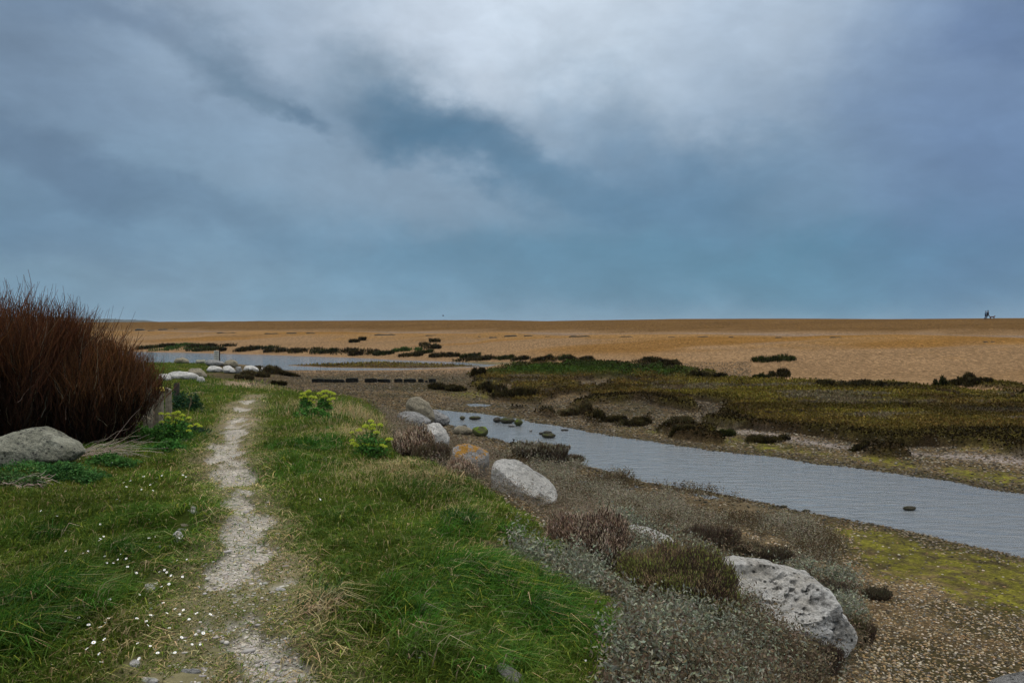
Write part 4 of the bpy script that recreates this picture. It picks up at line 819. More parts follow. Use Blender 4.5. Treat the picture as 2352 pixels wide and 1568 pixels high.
brush('dark wiry shrub under the big boulder', 1860, 1530, 150, 60, [(.06, .04, .03), (.09, .075, .05)], 9000, lf=.014, seed=15, depth=.4)

# great bare shrub
def bare_shrub(label, cx, cy, zb, wx, wy, hgt, ns, nt_, seed, tipc, edge=1.0, foot=.55, lx=0.):
    r = np.random.default_rng(seed); root = empty('bare_shrub', (cx, cy, zb)); tag(root, label, 'shrub')
    a = r.uniform(0, 6.283, ns); q = np.sqrt(r.uniform(0, 1, ns)); b = np.stack([q*np.cos(a)*wx*foot-lx*.5, q*np.sin(a)*wy*foot, -.05+0*q], 1)
    T = np.stack([q*np.cos(a)*wx*.96+lx*.3, q*np.sin(a)*wy*.96, hgt*(.62+.2*r.uniform(0, 1, ns))*(1-.35*q**2)], 1)
    K = 6; t = np.linspace(0, 1, K)
    PL = b[:, None]*(1-t)[None, :, None]+T[:, None]*t[None, :, None]; bow = np.sin(t*np.pi)[None, :, None]*np.stack([np.cos(a), np.sin(a), -.5+0*a], 1)[:, None]*.12*q[:, None, None]*wx
    PL = PL+bow; PL[:, 1:-1] += r.normal(0, .03, (ns, K-2, 3))
    tubes('branches', PL, np.linspace(.022, .007, K)[None]*r.uniform(.6, 1.3, (ns, 1)), vary((.035, .022, .016), ns, .3), M_twig, parent=root, sides=5)
    # twigs rise from the stems
    i = r.integers(0, ns, nt_); tt = r.uniform(.02, 1, nt_)**.8; kk = tt*(K-1); k0 = np.minimum(kk.astype(int), K-2); fr = (kk-k0)[:, None]
    s = PL[i, k0]*(1-fr)+PL[i, k0+1]*fr
    s[:, :2] += r.normal(0, .12, (nt_, 2))
    ln = r.uniform(.25, .85, nt_)*(.55+.5*tt)*hgt/2.3
    top = hgt*(.80+.34*fbm(s[:, 0]*1.7+seed, s[:, 1]*1.7, 700, 3))*(1-.30*np.clip((np.hypot(s[:, 0]/wx, s[:, 1]/wy)), 0, 1.3)**3*edge)*r.uniform(.86, 1.06, nt_)
    d = np.stack([r.normal(0, .31, nt_)+s[:, 0]/wx*.20, r.normal(0, .31, nt_)+s[:, 1]/wy*.15, np.ones(nt_)], 1); d /= np.linalg.norm(d, axis=1)[:, None]
    ln = np.minimum(ln, np.maximum(.12, top-s[:, 2]))
    K2 = 5; t2 = np.linspace(0, 1, K2)[None, :, None]
    TW = s[:, None]+d[:, None]*ln[:, None, None]*t2; side = r.normal(0, 1, (nt_, 3)); side[:, 2] = 0
    TW = TW+side[:, None]*(t2-t2*t2)*ln[:, None, None]*.22+np.array([0, 0, 1])*(t2**2)*.05; TW[:, 1:] += r.normal(0, .012, (nt_, K2-1, 3))
    hgh = np.clip(s[:, 2]/hgt, 0, 1)
    C = mixa(vary((.040, .020, .012), nt_, .3), vary(tipc, nt_, .35), sstep(.15, .8, hgh)); pl = r.uniform(0, 1, nt_) < .035; C[pl] = vary((.2, .15, .10), int(pl.sum())); bk = r.uniform(0, 1, nt_) < .3; C[bk] = C[bk]*np.array([.45, .55, .7])  # redder tips; the shrub's self-shadow painted as darker twigs lower down
    tubes('twigs', TW, np.linspace(.0055, .0022, K2)[None]*r.uniform(.7, 1.2, (nt_, 1)), C, M_twig, parent=root); return root
sx, sy = hit(60, 1025, Zraw)
bare_shrub('tall bare red-brown shrub standing behind the mossy boulder', -8.0, 12.0, 2.15, 1.72, 1.5, 2.55, 150, 20000, 11, (.15, .056, .022), edge=.12)
bare_shrub('lower bare shrub with orange-brown twig tips beside the fence posts', -6.32, 12.3, 2.05, .74, .9, 1.92, 70, 8500, 12, (.17, .070, .026), edge=.8, foot=.25, lx=.5)
bare_shrub('bare red-brown shrub cut off by the left edge of the photo', -10.3, 12.6, 2.15, 1.7, 1.4, 2.75, 90, 9000, 13, (.105, .042, .022))

# fence posts
M_post = plain('weathered_wood', (.16, .135, .095), .9, 14, .5); M_dkwood = plain('dark_wood', (.045, .035, .028), .9, 14, .4)
def post(label, px, yt, yb, w, mat, lean=0., name='fence_post', cap=None, rail=False):
    x, y = hit(px, yb, Z); S = y/F; hgt = (yb-yt)*S; R_ = w*S*.5
    root = empty(name, (x, y, float(Z(np.array([x]), np.array([y]))[0]))); tag(root, label, 'post', 'old wooden fence posts by the shrub')
    K, sd_ = 9, 12; z_ = np.linspace(-.3, hgt, K); V = []
    for k in range(K):
        for j in range(sd_):
            a = j*2*math.pi/sd_; rr = R_*(1+.07*math.sin(3*a+px)+.05*random.uniform(-1, 1))*(.93 if k == K-1 else 1)
            V.append((rr*math.cos(a)+lean*z_[k], rr*math.sin(a), z_[k]+(.03*math.sin(a+px) if k == K-1 else 0)))
    fc = [];
    for k in range(K-1):
        for j in range(sd_): fc.append([k*sd_+j, k*sd_+(j+1) % sd_, (k+1)*sd_+(j+1) % sd_, (k+1)*sd_+j])
    me = bpy.data.meshes.new('post'); me.from_pydata(V, [], fc+[list(range((K-1)*sd_, K*sd_))]); me.materials.append(mat)
    o = bpy.data.objects.new('shaft', me); col.objects.link(o); o.parent = root
    if cap:
        a = np.linspace(0, 2*np.pi, 13)[:-1]; Vc = np.concatenate([np.stack([R_*1.12*np.cos(a)+lean*hgt, R_*1.12*np.sin(a), 0*a+hgt-.005+.03*np.sin(a+px)], 1), np.stack([R_*.9*np.cos(a)+lean*hgt, R_*.9*np.sin(a), 0*a+hgt+.028], 1)])
        fs = [[j, (j+1) % 12, 12+(j+1) % 12, 12+j] for j in range(12)]+[list(range(12, 24))]
        me = bpy.data.meshes.new('lichen_cap'); me.from_pydata([tuple(v) for v in Vc], [], fs); me.materials.append(cap); o = bpy.data.objects.new('lichen_cap', me); col.objects.link(o); o.parent = root
M_cap = plain('yellow_lichen', (.30, .22, .03), .9, 30, .4)
post('thick grey post, leftmost of the posts beside the plants', 340, 899, 990, 22, M_post, .0)
post('post with a yellow lichen cap beside the thick grey post', 363, 893, 985, 23, M_post, .02, cap=M_cap)
post('slim pale post behind the lichen capped one', 388, 893, 955, 14, M_post, -.02)
post('dark post, rightmost and farthest of the row', 405, 882, 925, 13, M_dkwood, .03)

# sign
def box(name, x0, x1, y0, y1, z0, z1, mat, parent):
    V = [(x, y, z) for x in (x0, x1) for y in (y0, y1) for z in (z0, z1)]
    fc = [(0, 1, 3, 2), (4, 6, 7, 5), (0, 4, 5, 1), (2, 3, 7, 6), (0, 2, 6, 4), (1, 5, 7, 3)]
    me = bpy.data.meshes.new(name); me.from_pydata(V, [], fc); me.materials.append(mat); o = bpy.data.objects.new(name, me); col.objects.link(o); o.parent = parent
    bv = o.modifiers.new('b', 'BEVEL'); bv.width = min(.012, .2*min(x1-x0, y1-y0, z1-z0)); bv.segments = 2; return o
x, y = hit(497, 838, Z); S = y/F; gz = float(Z(np.array([x]), np.array([y]))[0])
root = empty('warning_sign', (x, y, gz)); tag(root, 'pale notice board with dark lines on two dark posts by the lagoon', 'sign')
M_board = plain('faded_board', (.42, .40, .34), .7, 8, .15); M_ink = plain('dark_ink', (.05, .05, .05), .8, 10, .2)
bt, bb = (838-806.5)*S, (838-828.5)*S
box('board', -5.5*S, 5.5*S, -.03, .03, bb, bt, M_board, root)
for k, (a, b_) in enumerate([(-4.2, 4.2), (-4, 3.5), (-4.2, 4.0), (-1.8, 3.2)]):
    zc = bt-(2.6+k*5.0)*S; box('text_line', a*S, b_*S, -.036, -.031, zc-.55*S, zc+.55*S, M_ink, root)
box('post', -2.8*S, -.8*S, .032, .032+2*S, -.3, bb+.2, M_dkwood, root)
box('post', 5.7*S, 8.0*S, .0, 2.0*S, -.3, bt-.02, M_dkwood, root)

# ------------------------------------------------------------------ leafy plants
GA = [(.05, .14, .028), (.08, .19, .035)]
def dome(P0, R_, n, cols):
    d = rng.normal(size=(n, 3)); d[:, 2] = abs(d[:, 2]); d /= np.linalg.norm(d, axis=1)[:, None]
    return P0+d*R_*np.array([1, 1, .75])
def alexanders(label, px, py, w, h, heads, nl=900, dist=None, seed=0, group='yellow-green flowering plants'):
    D = dist or hit(px, py, Z)[1]; S = D/F; x0 = (px-CX)*S; Wm, Hm = w*S, h*S; r = np.random.default_rng(seed+900)
    g0 = float(Z(np.array([x0]), np.array([D]))[0]); root = empty('alexanders_plant', (x0, D, g0)); tag(root, label, 'plant', group)
    hp = []
    for (hx, hy, hr) in heads: hp.append(((hx-px)*S, r.uniform(-.2, .2)*Wm, (py-hy)*S-.5*hr*S, hr*S*1.05))
    # leaves
    n = nl; a = r.uniform(0, 6.283, n); q = r.uniform(0, 1, n)**.6; zt = r.uniform(0, 1, n)
    zt = zt*(.6+.6*fbm(a*1.3, q*3, seed+5)); P = np.stack([q*np.cos(a)*Wm*.5*(1-.4*zt), q*np.sin(a)*Wm*.45*(1-.4*zt), zt**1.8*Hm*.6], 1)
    P[:, 2] += np.clip(Z(x0+P[:, 0], D+P[:, 1])-g0, -.2, .3)
    ci = r.integers(0, 2, n); V, C = leaf_arrays(P, r.uniform(.6, 1.3, n)*max(.035, 2.6*D/796), vary(np.array(GA)[ci], n, .35), .6, 1.5)
    quads('leaves', V, np.arange(n*4).reshape(-1, 4), M_leaf, parent=root, cols=C)
    # stems
    PL = []; t = np.linspace(0, 1, 5)
    for (x, y, z, R_) in hp:
        b = np.array([x*.15, y*.15, -.03]); tp = np.array([x, y, z]); m = np.array([x*.35, y*.35, z*.55])
        PL.append([(1-s)**2*b+2*s*(1-s)*m+s*s*tp for s in t])
    PL = np.array(PL); tubes('branches', PL, np.linspace(.010, .004, 5)[None]*np.ones((len(hp), 1)), vary((.05, .07, .02), len(hp), .3), M_leaf, parent=root, sides=5)
    for (x, y, z, R_) in hp:
        n = 130; dd = dome(np.zeros(3), R_, n, None); C = vary((.46, .52, .06), n, .25)
        V, C = leaf_arrays(dd, np.full(n, max(R_*.42, .012)), C, .2, 1.3)
        o = quads('flower_head', V, np.arange(n*4).reshape(-1, 4), M_petal, parent=root, cols=C); o.location = (x, y, z)
def hd(lst, r=5): return [(a, b, (c[0] if c else r)) for a, b, *c in lst]
alexanders('spreading yellow-green flowering plant in the middle of the bank, by itself', 852, 1050, 95, 85, hd([(838, 979, 7), (849, 968, 6), (858, 974, 6), (852, 985, 7), (873, 975, 6), (867, 990, 6), (822, 988, 6), (812, 990, 4), (813, 1016, 6), (822, 1020, 6), (833, 1022, 7), (806, 1012, 5), (850, 1018, 6), (862, 1020, 6), (880, 1020, 6), (890, 1010, 6), (897, 1008, 5), (885, 1024, 5)]), 1300, seed=1)
alexanders('tall yellow flowering plant, left of the pair at the top of the bank', 703, 945, 42, 50, hd([(697, 903, 5), (703, 901, 5), (708, 898, 5), (700, 910, 5), (716, 910, 5), (722, 912, 5), (692, 912, 4), (712, 920, 4), (720, 924, 4)]), 700, seed=2)
alexanders('bushier yellow flowering plant, right of the pair at the top of the bank', 746, 946, 44, 50, hd([(735, 902, 5), (742, 899, 5), (750, 898, 5), (757, 901, 5), (764, 904, 5), (766, 914, 5), (758, 916, 5), (740, 912, 5), (748, 908, 5), (760, 926, 4)]), 1100, seed=3)
bush('dark leafy clump at the foot of the pair of yellow flowering plants', 722, 953, 84, 24, GA, n=2500, name='leafy_plant', cat='plant', leafy=True, stems=False)
alexanders('yellow-green flowering plant growing at the feet of the fence posts', 395, 1010, 115, 80, hd([(374, 949, 5), (383, 951, 5), (386, 958, 5), (404, 948, 5), (410, 946, 5), (418, 944, 5), (424, 952, 5), (416, 958, 5), (437, 958, 5), (381, 966, 5), (400, 970, 5), (396, 972, 5), (407, 966, 5), (438, 978, 5), (446, 976, 5), (452, 980, 5), (441, 986, 5), (382, 978, 4), (412, 988, 4), (360, 992, 4)], 5), 2600, seed=4)
bush('dark ivy clump round the last fence post', 418, 945, 74, 62, [(.014, .042, .016), (.025, .06, .028)], n=2600, name='ivy_clump', cat='plant', leafy=True, stems=False, el=1.1)
bush('dark leafy plant at the left path edge below the posts', 440, 1000, 70, 34, [(.018, .05, .02), (.04, .075, .04)], n=2200, name='leafy_plant', cat='plant', leafy=True, stems=False)
bush('feathery bright green plant below the flowering one', 378, 1038, 90, 40, [(.035, .115, .02), (.05, .13, .025)], n=3200, name='leafy_plant', cat='plant', leafy=True, stems=False)
bush('green leafy plant on the left of the feathery one', 330, 1012, 90, 44, GA, n=2600, name='leafy_plant', cat='plant', leafy=True, stems=False)
bush('fresh green umbelled mound left of the lone flowering plant', 730, 1030, 110, 22, [(.03, .11, .018), (.045, .13, .02)], n=3500, name='leafy_plant', cat='plant', leafy=True, stems=False)
bush('low green mound above the path edge', 676, 1048, 70, 18, [(.03, .10, .018), (.04, .11, .02)], n=2000, name='leafy_plant', cat='plant', leafy=True, stems=False)
bush('bramble and nettle patch below the mossy boulder', 165, 1105, 180, 60, [(.030, .085, .022), (.06, .14, .035)], n=7500, name='bramble_patch', cat='plant', leafy=True, stems=False, depth=.6)
bush('bramble patch running right from the mossy boulder', 265, 1072, 130, 40, [(.035, .095, .022), (.06, .14, .03)], n=4000, name='bramble_patch', cat='plant', leafy=True, stems=False, depth=.6)
bush('bramble patch at the left picture edge', 40, 1120, 120, 40, [(.035, .085, .024), (.07, .12, .035)], n=3000, name='bramble_patch', cat='plant', leafy=True, stems=False, depth=.6)
# dead twigs heap
def twigs(label, px, py, w, h, n, az, seed, colr=(.30, .25, .19), name='dead_twigs', rad=.004, spread=.6):
    x0, y0 = hit(px, py, Z); S = y0/F; r = np.random.default_rng(seed); W_, H_ = w*S, h*S
    g0 = float(Z(np.array([x0]), np.array([y0]))[0])
    s = np.stack([r.uniform(-.5, .1, n)*W_, r.uniform(-.3, .6, n)*W_*.6, r.uniform(0, .5, n)*H_], 1); s[:, 2] += Z(x0+s[:, 0], y0+s[:, 1])-g0
    a = az+r.normal(0, spread, n); ln = r.uniform(.25, .8, n)*W_; e = r.normal(.0, .25, n)
    d = np.stack([np.cos(a)*np.cos(e), np.sin(a)*np.cos(e), np.sin(e)], 1)
    t = np.linspace(0, 1, 5)[None, :, None]; PL = s[:, None]+d[:, None]*ln[:, None, None]*t+np.array([0, 0, 1.])*(np.sin(t*np.pi)*.25*H_*r.uniform(0, 1, (n, 1, 1)))+r.normal(0, .012, (n, 5, 3))
    PL[:, :, 2] = np.maximum(PL[:, :, 2], Z(x0+PL[:, :, 0].ravel(), y0+PL[:, :, 1].ravel()).reshape(n, 5)-g0+.01)
    o = tubes(name, PL, np.linspace(1.2, .5, 5)[None]*rad*r.uniform(.6, 1.4, (n, 1)), vary(colr, n, .3), M_twig); o.location = (x0, y0, g0); tag(o, label, 'dead twigs'); return o
twigs('heap of dry pale twigs right of the mossy boulder', 240, 1050, 170, 26, 150, -.15, 1, rad=.003)
twigs('dry stalks lying in front of the mossy boulder', 50, 1122, 110, 18, 36, .2, 2)
twigs('bleached branching stems standing between boulder and posts', 318, 1000, 60, 90, 26, 1.4, 3, (.26, .22, .15), 'dead_twigs', .008, .9)
twigs('dry straw tangle beside the path on the right', 742, 1400, 80, 12, 60, -.3, 4, (.36, .28, .16), 'dead_twigs', .003, 1.0)
def sapling(label, px, yt, yb, seed, lean=.0, n=9, rad=.008, c=(.09, .065, .045)):
    x, y = hit(px, yb, Z); S = y/F; h = (yb-yt)*S; r = np.random.default_rng(seed); g0 = float(Z(np.array([x]), np.array([y]))[0])
    PL = [[np.array([lean*h*t+.03*h*math.sin(4*t+seed), 0, h*t]) for t in np.linspace(-.05, 1, 6)]]; Rr = [np.linspace(rad, rad*.3, 6)]
    for k in range(n):
        t0 = r.uniform(.3, .85); a = r.choice([0, math.pi])+r.normal(0, .5); l = h*r.uniform(.2, .45)*(1.1-t0)
        b = np.array([lean*h*t0+.03*h*math.sin(4*t0+seed), 0, h*t0]); PL.append([b+l*np.array([math.cos(a)*.7*s, math.sin(a)*.7*s, s+.2*s*s]) for s in np.linspace(0, 1, 6)]); Rr.append(np.linspace(rad*.5, rad*.2, 6))
    o = tubes('sapling', np.array(PL), np.array(Rr), vary(c, len(PL), .2), M_twig, sides=4); o.location = (x, y, g0); tag(o, label, 'sapling'); return o
sapling('thin leafless sapling standing above the fence posts against the water', 343, 790, 960, 5, .02, 12, .007)
sapling('bare pale elder stem curving out left of the posts', 322, 930, 1010, 6, -.25, 6, .016, (.22, .19, .08))
sapling('bare pale forked stem in front of the posts', 345, 925, 1000, 7, .22, 8, .013, (.24, .20, .13))
sapling('short dry stem leaning right beyond the ivy', 428, 905, 960, 8, .3, 5, .008, (.20, .15, .10))

# ------------------------------------------------------------------ daisies
def daisy_mesh():
    V = []; fc = []; 
    for k in range(14):
        a = k*2*math.pi/14+.1; w = .0022; l = .011
        c, s = math.cos(a), math.sin(a)
        V += [(c*.003-s*w*.5, s*.003+c*w*.5, .001), (c*.003+s*w*.5, s*.003-c*w*.5, .001), (c*l*.8+s*w, s*l*.8-c*w, .003), (c*l, s*l, .0025), (c*l*.8-s*w, s*l*.8+c*w, .003)]
        b = k*5; fc.append((b, b+1, b+2, b+3, b+4))
    me = bpy.data.meshes.new('petals'); me.from_pydata(V, [], fc)
    V2 = [(0, 0, .0045)]+[(.0035*math.cos(j*math.pi/4), .0035*math.sin(j*math.pi/4), .0025) for j in range(8)]
    m2 = bpy.data.meshes.new('centre'); m2.from_pydata(V2, [], [(0, j+1, (j+1) % 8+1) for j in range(8)])
    V3 = [(.0008*math.cos(j*2.09), .0008*math.sin(j*2.09), z) for z in (-.06, .001) for j in range(3)]
    m3 = bpy.data.meshes.new('stalk'); m3.from_pydata(V3, [], [(0, 1, 4, 3), (1, 2, 5, 4), (2, 0, 3, 5)])
    return me, m2, m3
me1, me2, me3 = daisy_mesh()
me1.materials.append(plain('daisy_white', (.80, .80, .78), .6, 40, .05)); me2.materials.append(plain('daisy_yellow', (.6, .38, .03), .7, 40, .2)); me3.materials.append(plain('daisy_stalk', (.06, .10, .02), .7, 40, .2))
DZ = [(240, 1453), (248, 1459), (296, 1379), (397, 1488), (345, 1407), (375, 1406), (364, 1411), (347, 1420), (338, 1426), (383, 1430), (402, 1420), (398, 1436), (349, 1439), (314, 1443), (419, 1343), (388, 1361), (361, 1362), (393, 1340), (300, 1289), (316, 1296), (290, 1301), (297, 1307), (306, 1307), (260, 1312), (245, 1312), (271, 1313), (378, 1327), (383, 1334), (371, 1330), (366, 1333), (270, 1263), (275, 1262), (288, 1269), (296, 1270), (330, 1265), (322, 1266), (305, 1277), (356, 1249), (345, 1253), (285, 1266), (226, 1390), (240, 1410), (252, 1400), (265, 1418), (268, 1160), (275, 1163), (94, 1188), (131, 1200), (230, 1220), (360, 1110), (352, 1120), (357, 1117), (330, 1105), (318, 1112), (300, 1115), (345, 1125), (372, 1104), (290, 1130), (298, 1148), (420, 1102), (427, 1106), (155, 1298), (190, 1290), (1035, 1374), (1345, 1538), (1192, 1541), (1170, 1150), (1130, 1215), (965, 1535), (120, 1552), (125, 1559), (200, 1515), (215, 1500), (228, 1527), (185, 1495), (205, 1480), (355, 1516), (362, 1524), (345, 1508), (880, 1170), (950, 1190), (735, 1160)]
for _ in range(75):
    k_ = random.choice([(340, 1420, 60, 40), (380, 1330, 70, 50), (240, 1470, 80, 50), (290, 1290, 60, 30), (330, 1115, 70, 30), (420, 1480, 50, 40)]); DZ.append((random.gauss(k_[0], k_[2]), random.gauss(k_[1], k_[3])))
DZ = [(a, min(b, 1562)) for a, b in DZ if a > 5]
dz0 = None
for i, (px, py) in enumerate(DZ):
    px = px if i > 20 else px; x, y = hit(px, py, Z); z0 = float(Z(np.array([x]), np.array([y]))[0])
    sc_ = random.uniform(.55, .9)*(1 if y < 6 else min(1.7, y/6))
    if dz0 is None:
        dz0 = empty('daisy', (0, 0, 0)); kids = []
        for nm, me in (('petals', me1), ('centre', me2), ('stalk', me3)):
            o = bpy.data.objects.new(nm, me); col.objects.link(o); o.parent = dz0; kids.append(o)
        r_ = dz0
    else:
        r_ = dz0.copy(); col.objects.link(r_)
        for k in kids:
            c = k.copy(); col.objects.link(c); c.parent = r_
    r_.location = (x, y, z0+.05); r_.scale = (sc_,)*3; r_.rotation_euler = (random.uniform(.1, .7), random.uniform(-.5, .5), random.uniform(0, 6))
    tag(r_, 'small white daisy with a yellow centre growing in the turf', 'daisy', 'daisies in the turf')

# ------------------------------------------------------------------ people, dog, bird
def skin_body(name, V, E, R_, mat, parent, root=0):
    me = bpy.data.meshes.new(name); me.from_pydata(V, E, []); o = bpy.data.objects.new(name, me); col.objects.link(o)
    o.modifiers.new('s', 'SKIN'); 
    for i, r in enumerate(R_): me.skin_vertices[0].data[i].radius = (r, r) if not isinstance(r, tuple) else r
    for i in range(len(V)): me.skin_vertices[0].data[i].use_root = (i == root)
    ss = o.modifiers.new('u', 'SUBSURF'); ss.levels = 2; ss.render_levels = 2; me.materials.append(mat); o.parent = parent; return o
def ball(name, c, r, mat, parent):
    th = np.linspace(0, 2*np.pi, 17)[:-1]; ph = np.linspace(.01, np.pi-.01, 10); V = [(c[0]+r[0]*math.sin(p)*math.cos(t), c[1]+r[1]*math.sin(p)*math.sin(t), c[2]+r[2]*math.cos(p)) for p in ph for t in th]
    fc = [[j*16+i, j*16+(i+1) % 16, (j+1)*16+(i+1) % 16, (j+1)*16+i] for j in range(9) for i in range(16)]
    return quads(name, V, fc, mat, parent=parent, smooth=True)
M_skin = plain('skin', (.35, .22, .16), .6, 10, .1); M_navy = plain('dark_cloth', (.012, .014, .022), .9, 10, .3); M_blue = plain('slate_cloth', (.05, .10, .16), .9, 10, .2); M_trou = plain('dark_trousers', (.015, .018, .03), .9, 10, .3); M_hair = plain('dark_hair', (.012, .01, .009), .8, 10, .3)
def person(label, px, py, H, stride, jacket, hat):
    x, y = hit(px, py, Z); g0 = float(Z(np.array([x]), np.array([y]))[0])
    r_ = empty('person', (x, y, g0)); tag(r_, label, 'person', 'walkers on the beach crest'); s = H/1.75; st = stride
    def S3(L_): return [tuple(a*s for a in v) for v in L_]
    V = S3([(0, 0, .93), (0, 0, 1.1), (.01, 0, 1.3), (.02, 0, 1.45), (.04, 0, 1.53), (.05, 0, 1.65),
            (.02, -.17, 1.42), (-.06, -.21, 1.15), (.04, -.20, .92), (.07, -.19, .83), (.02, .17, 1.42), (.10, .21, 1.15), (.20, .20, .95), (.24, .19, .86),
            (.02, -.09, .88), (st*.40, -.09, .50), (st*.42, -.09, .09), (st*.42+.14, -.09, .04), (0, .09, .88), (-st*.10, .09, .48), (-st*.62, .09, .12), (-st*.62+.12, .09, .04)])
    E = [(0, 1), (1, 2), (2, 3), (3, 4), (4, 5), (3, 6), (6, 7), (7, 8), (8, 9), (3, 10), (10, 11), (11, 12), (12, 13), (0, 14), (14, 15), (15, 16), (16, 17), (0, 18), (18, 19), (19, 20), (20, 21)]
    R_ = [a*s for a in [.13, .12, .14, .10, .05, .085, .06, .045, .035, .04, .06, .045, .035, .04, .085, .06, .04, .035, .085, .06, .04, .035]]
    skin_body('body', V, E, R_, M_skin, r_)
    skin_body('jacket', S3([(0, 0, .86), (0, 0, 1.1), (.01, 0, 1.32), (.02, 0, 1.44), (.02, -.18, 1.42), (-.06, -.215, 1.15), (.04, -.205, .94), (.02, .18, 1.42), (.10, .215, 1.15), (.20, .205, .97)]), [(0, 1), (1, 2), (2, 3), (3, 4), (4, 5), (5, 6), (3, 7), (7, 8), (8, 9)], [a*s for a in [.20, .19, .20, .15, .10, .085, .06, .10, .085, .06]], jacket, r_)
    skin_body('trousers', S3([(0, 0, .90), (.02, -.09, .86), (st*.40, -.09, .50), (st*.42, -.09, .12), (0, .09, .86), (-st*.10, .09, .48), (-st*.60, .09, .15)]), [(0, 1), (1, 2), (2, 3), (0, 4), (4, 5), (5, 6)], [a*s for a in [.14, .10, .075, .055, .10, .075, .055]], M_trou, r_)
    for k, p in enumerate([(st*.42+.06, -.09, .05), (-st*.62+.05, .09, .05)]): ball('shoe', tuple(a*s for a in p), (.15*s, .05*s, .055*s), M_navy, r_)
    ball('hat' if hat else 'hair', (.04*s, 0, 1.69*s), (.13*s, .12*s, .12*s), M_hair, r_)
    return r_
person('person in a slate blue jacket and dark hat walking left of the taller one', 2264, 733.5, 1.68, .45, M_blue, True)
person('taller person in dark clothes striding beside a dog on the crest', 2269, 733, 1.76, .95, M_navy, False)
x, y = hit(2279.5, 733, Z); g0 = float(Z(np.array([x]), np.array([y]))[0])
rd = empty('dog', (x, y, g0)); tag(rd, 'brown dog walking ahead of the two people on the crest', 'dog')
skin_body('body', [(-.3, 0, .46), (0, 0, .45), (.27, 0, .48), (.42, 0, .58), (.50, 0, .66), (.64, 0, .62), (-.34, .08, .34), (-.26, .08, .2), (-.36, .08, .14), (-.38, .08, .02), (-.34, -.08, .34), (-.42, -.08, .2), (-.50, -.08, .14), (-.50, -.08, .02), (.28, .08, .3), (.30, .08, .16), (.28, .08, .02), (.30, -.08, .3), (.40, -.08, .16), (.42, -.08, .02), (-.48, 0, .50), (-.62, 0, .42)],
          [(0, 1), (1, 2), (2, 3), (3, 4), (4, 5), (0, 6), (6, 7), (7, 8), (8, 9), (0, 10), (10, 11), (11, 12), (12, 13), (2, 14), (14, 15), (15, 16), (2, 17), (17, 18), (18, 19), (0, 20), (20, 21)],
          [.13, .12, .15, .085, .08, .04, .075, .045, .03, .03, .075, .045, .03, .03, .05, .035, .03, .05, .035, .03, .035, .02], plain('dog_fur', (.10, .05, .03), .9, 12, .4), rd, 1)
D = 120.; bx, bz = (1018-CX)/F*D, CZ+(HY-725)/F*D
rb = empty('bird', (bx, D, bz)); tag(rb, 'small dark bird flying above the beach crest', 'bird')
M_bird = plain('bird_feathers', (.02, .02, .02), .8, 10, .3)
ball('body', (0, 0, 0), (.14, .05, .05), M_bird, rb)
for s in (-1, 1):
    V = [(.05, s*.02, .02), (-.08, s*.02, .02), (-.10, s*.20, .12), (.03, s*.22, .13), (-.06, s*.36, .08), (.05, s*.02, .005), (-.08, s*.02, .005), (-.10, s*.20, .105), (.03, s*.22, .115), (-.06, s*.36, .075)]
    me = bpy.data.meshes.new('wing'); me.from_pydata(V, [], [(0, 1, 2, 3), (3, 2, 4), (8, 7, 6, 5), (9, 7, 8), (0, 5, 6, 1), (1, 6, 7, 2), (2, 7, 9, 4), (4, 9, 8, 3), (3, 8, 5, 0)]); me.materials.append(M_bird)
    o = bpy.data.objects.new('wing', me); col.objects.link(o); o.parent = rb

# ------------------------------------------------------------------ sky
wd = bpy.data.worlds.new('World'); sc.world = wd; wd.use_nodes = True; nt = wd.node_tree; nt.nodes.clear()
out = N_(nt, 'ShaderNodeOutputWorld'); bg = N_(nt, 'ShaderNodeBackground'); bg.inputs['Strength'].default_value = .1; lk(nt, bg.outputs[0], out.inputs[0])
SUN_EL, SUN_AZ = math.radians(58), math.radians(12)
sky = N_(nt, 'ShaderNodeTexSky', sky_type='NISHITA', sun_disc=False, sun_elevation=SUN_EL, sun_rotation=SUN_AZ)
tc = N_(nt, 'ShaderNodeTexCoord'); sp = N_(nt, 'ShaderNodeSeparateXYZ'); lk(nt, tc.outputs['Generated'], sp.inputs[0])
az = N_(nt, 'ShaderNodeMath', operation='ARCTAN2'); lk(nt, sp.outputs[0], az.inputs[0]); lk(nt, sp.outputs[1], az.inputs[1])
el = N_(nt, 'ShaderNodeMath', operation='ARCSINE'); lk(nt, sp.outputs[2], el.inputs[0])
cb = N_(nt, 'ShaderNodeCombineXYZ'); lk(nt, az.outputs[0], cb.inputs[0]); lk(nt, el.outputs[0], cb.inputs[1])
def wnoise(scale, detail, rough, stretch=(1, 1, 1), dist=0., rot=0.):
    mp = N_(nt, 'ShaderNodeMapping'); mp.inputs['Scale'].default_value = stretch; mp.inputs['Rotation'].default_value = (0, 0, rot); lk(nt, cb.outputs[0], mp.inputs[0])
    n = N_(nt, 'ShaderNodeTexNoise'); n.inputs['Scale'].default_value = scale; n.inputs['Detail'].default_value = detail; n.inputs['Roughness'].default_value = rough; n.inputs['Distortion'].default_value = dist
    lk(nt, mp.outputs[0], n.inputs['Vector']); return n
wn = wnoise(7, 8, .6, (1, 1.5, 1)); sub = N_(nt, 'ShaderNodeVectorMath', operation='SUBTRACT'); lk(nt, wn.outputs['Color'], sub.inputs[0]); sub.inputs[1].default_value = (.5, .5, .5)
scl = N_(nt, 'ShaderNodeVectorMath', operation='SCALE'); lk(nt, sub.outputs[0], scl.inputs[0]); scl.inputs[3].default_value = .15
wv = N_(nt, 'ShaderNodeVectorMath', operation='ADD'); lk(nt, cb.outputs[0], wv.inputs[0]); lk(nt, scl.outputs[0], wv.inputs[1])
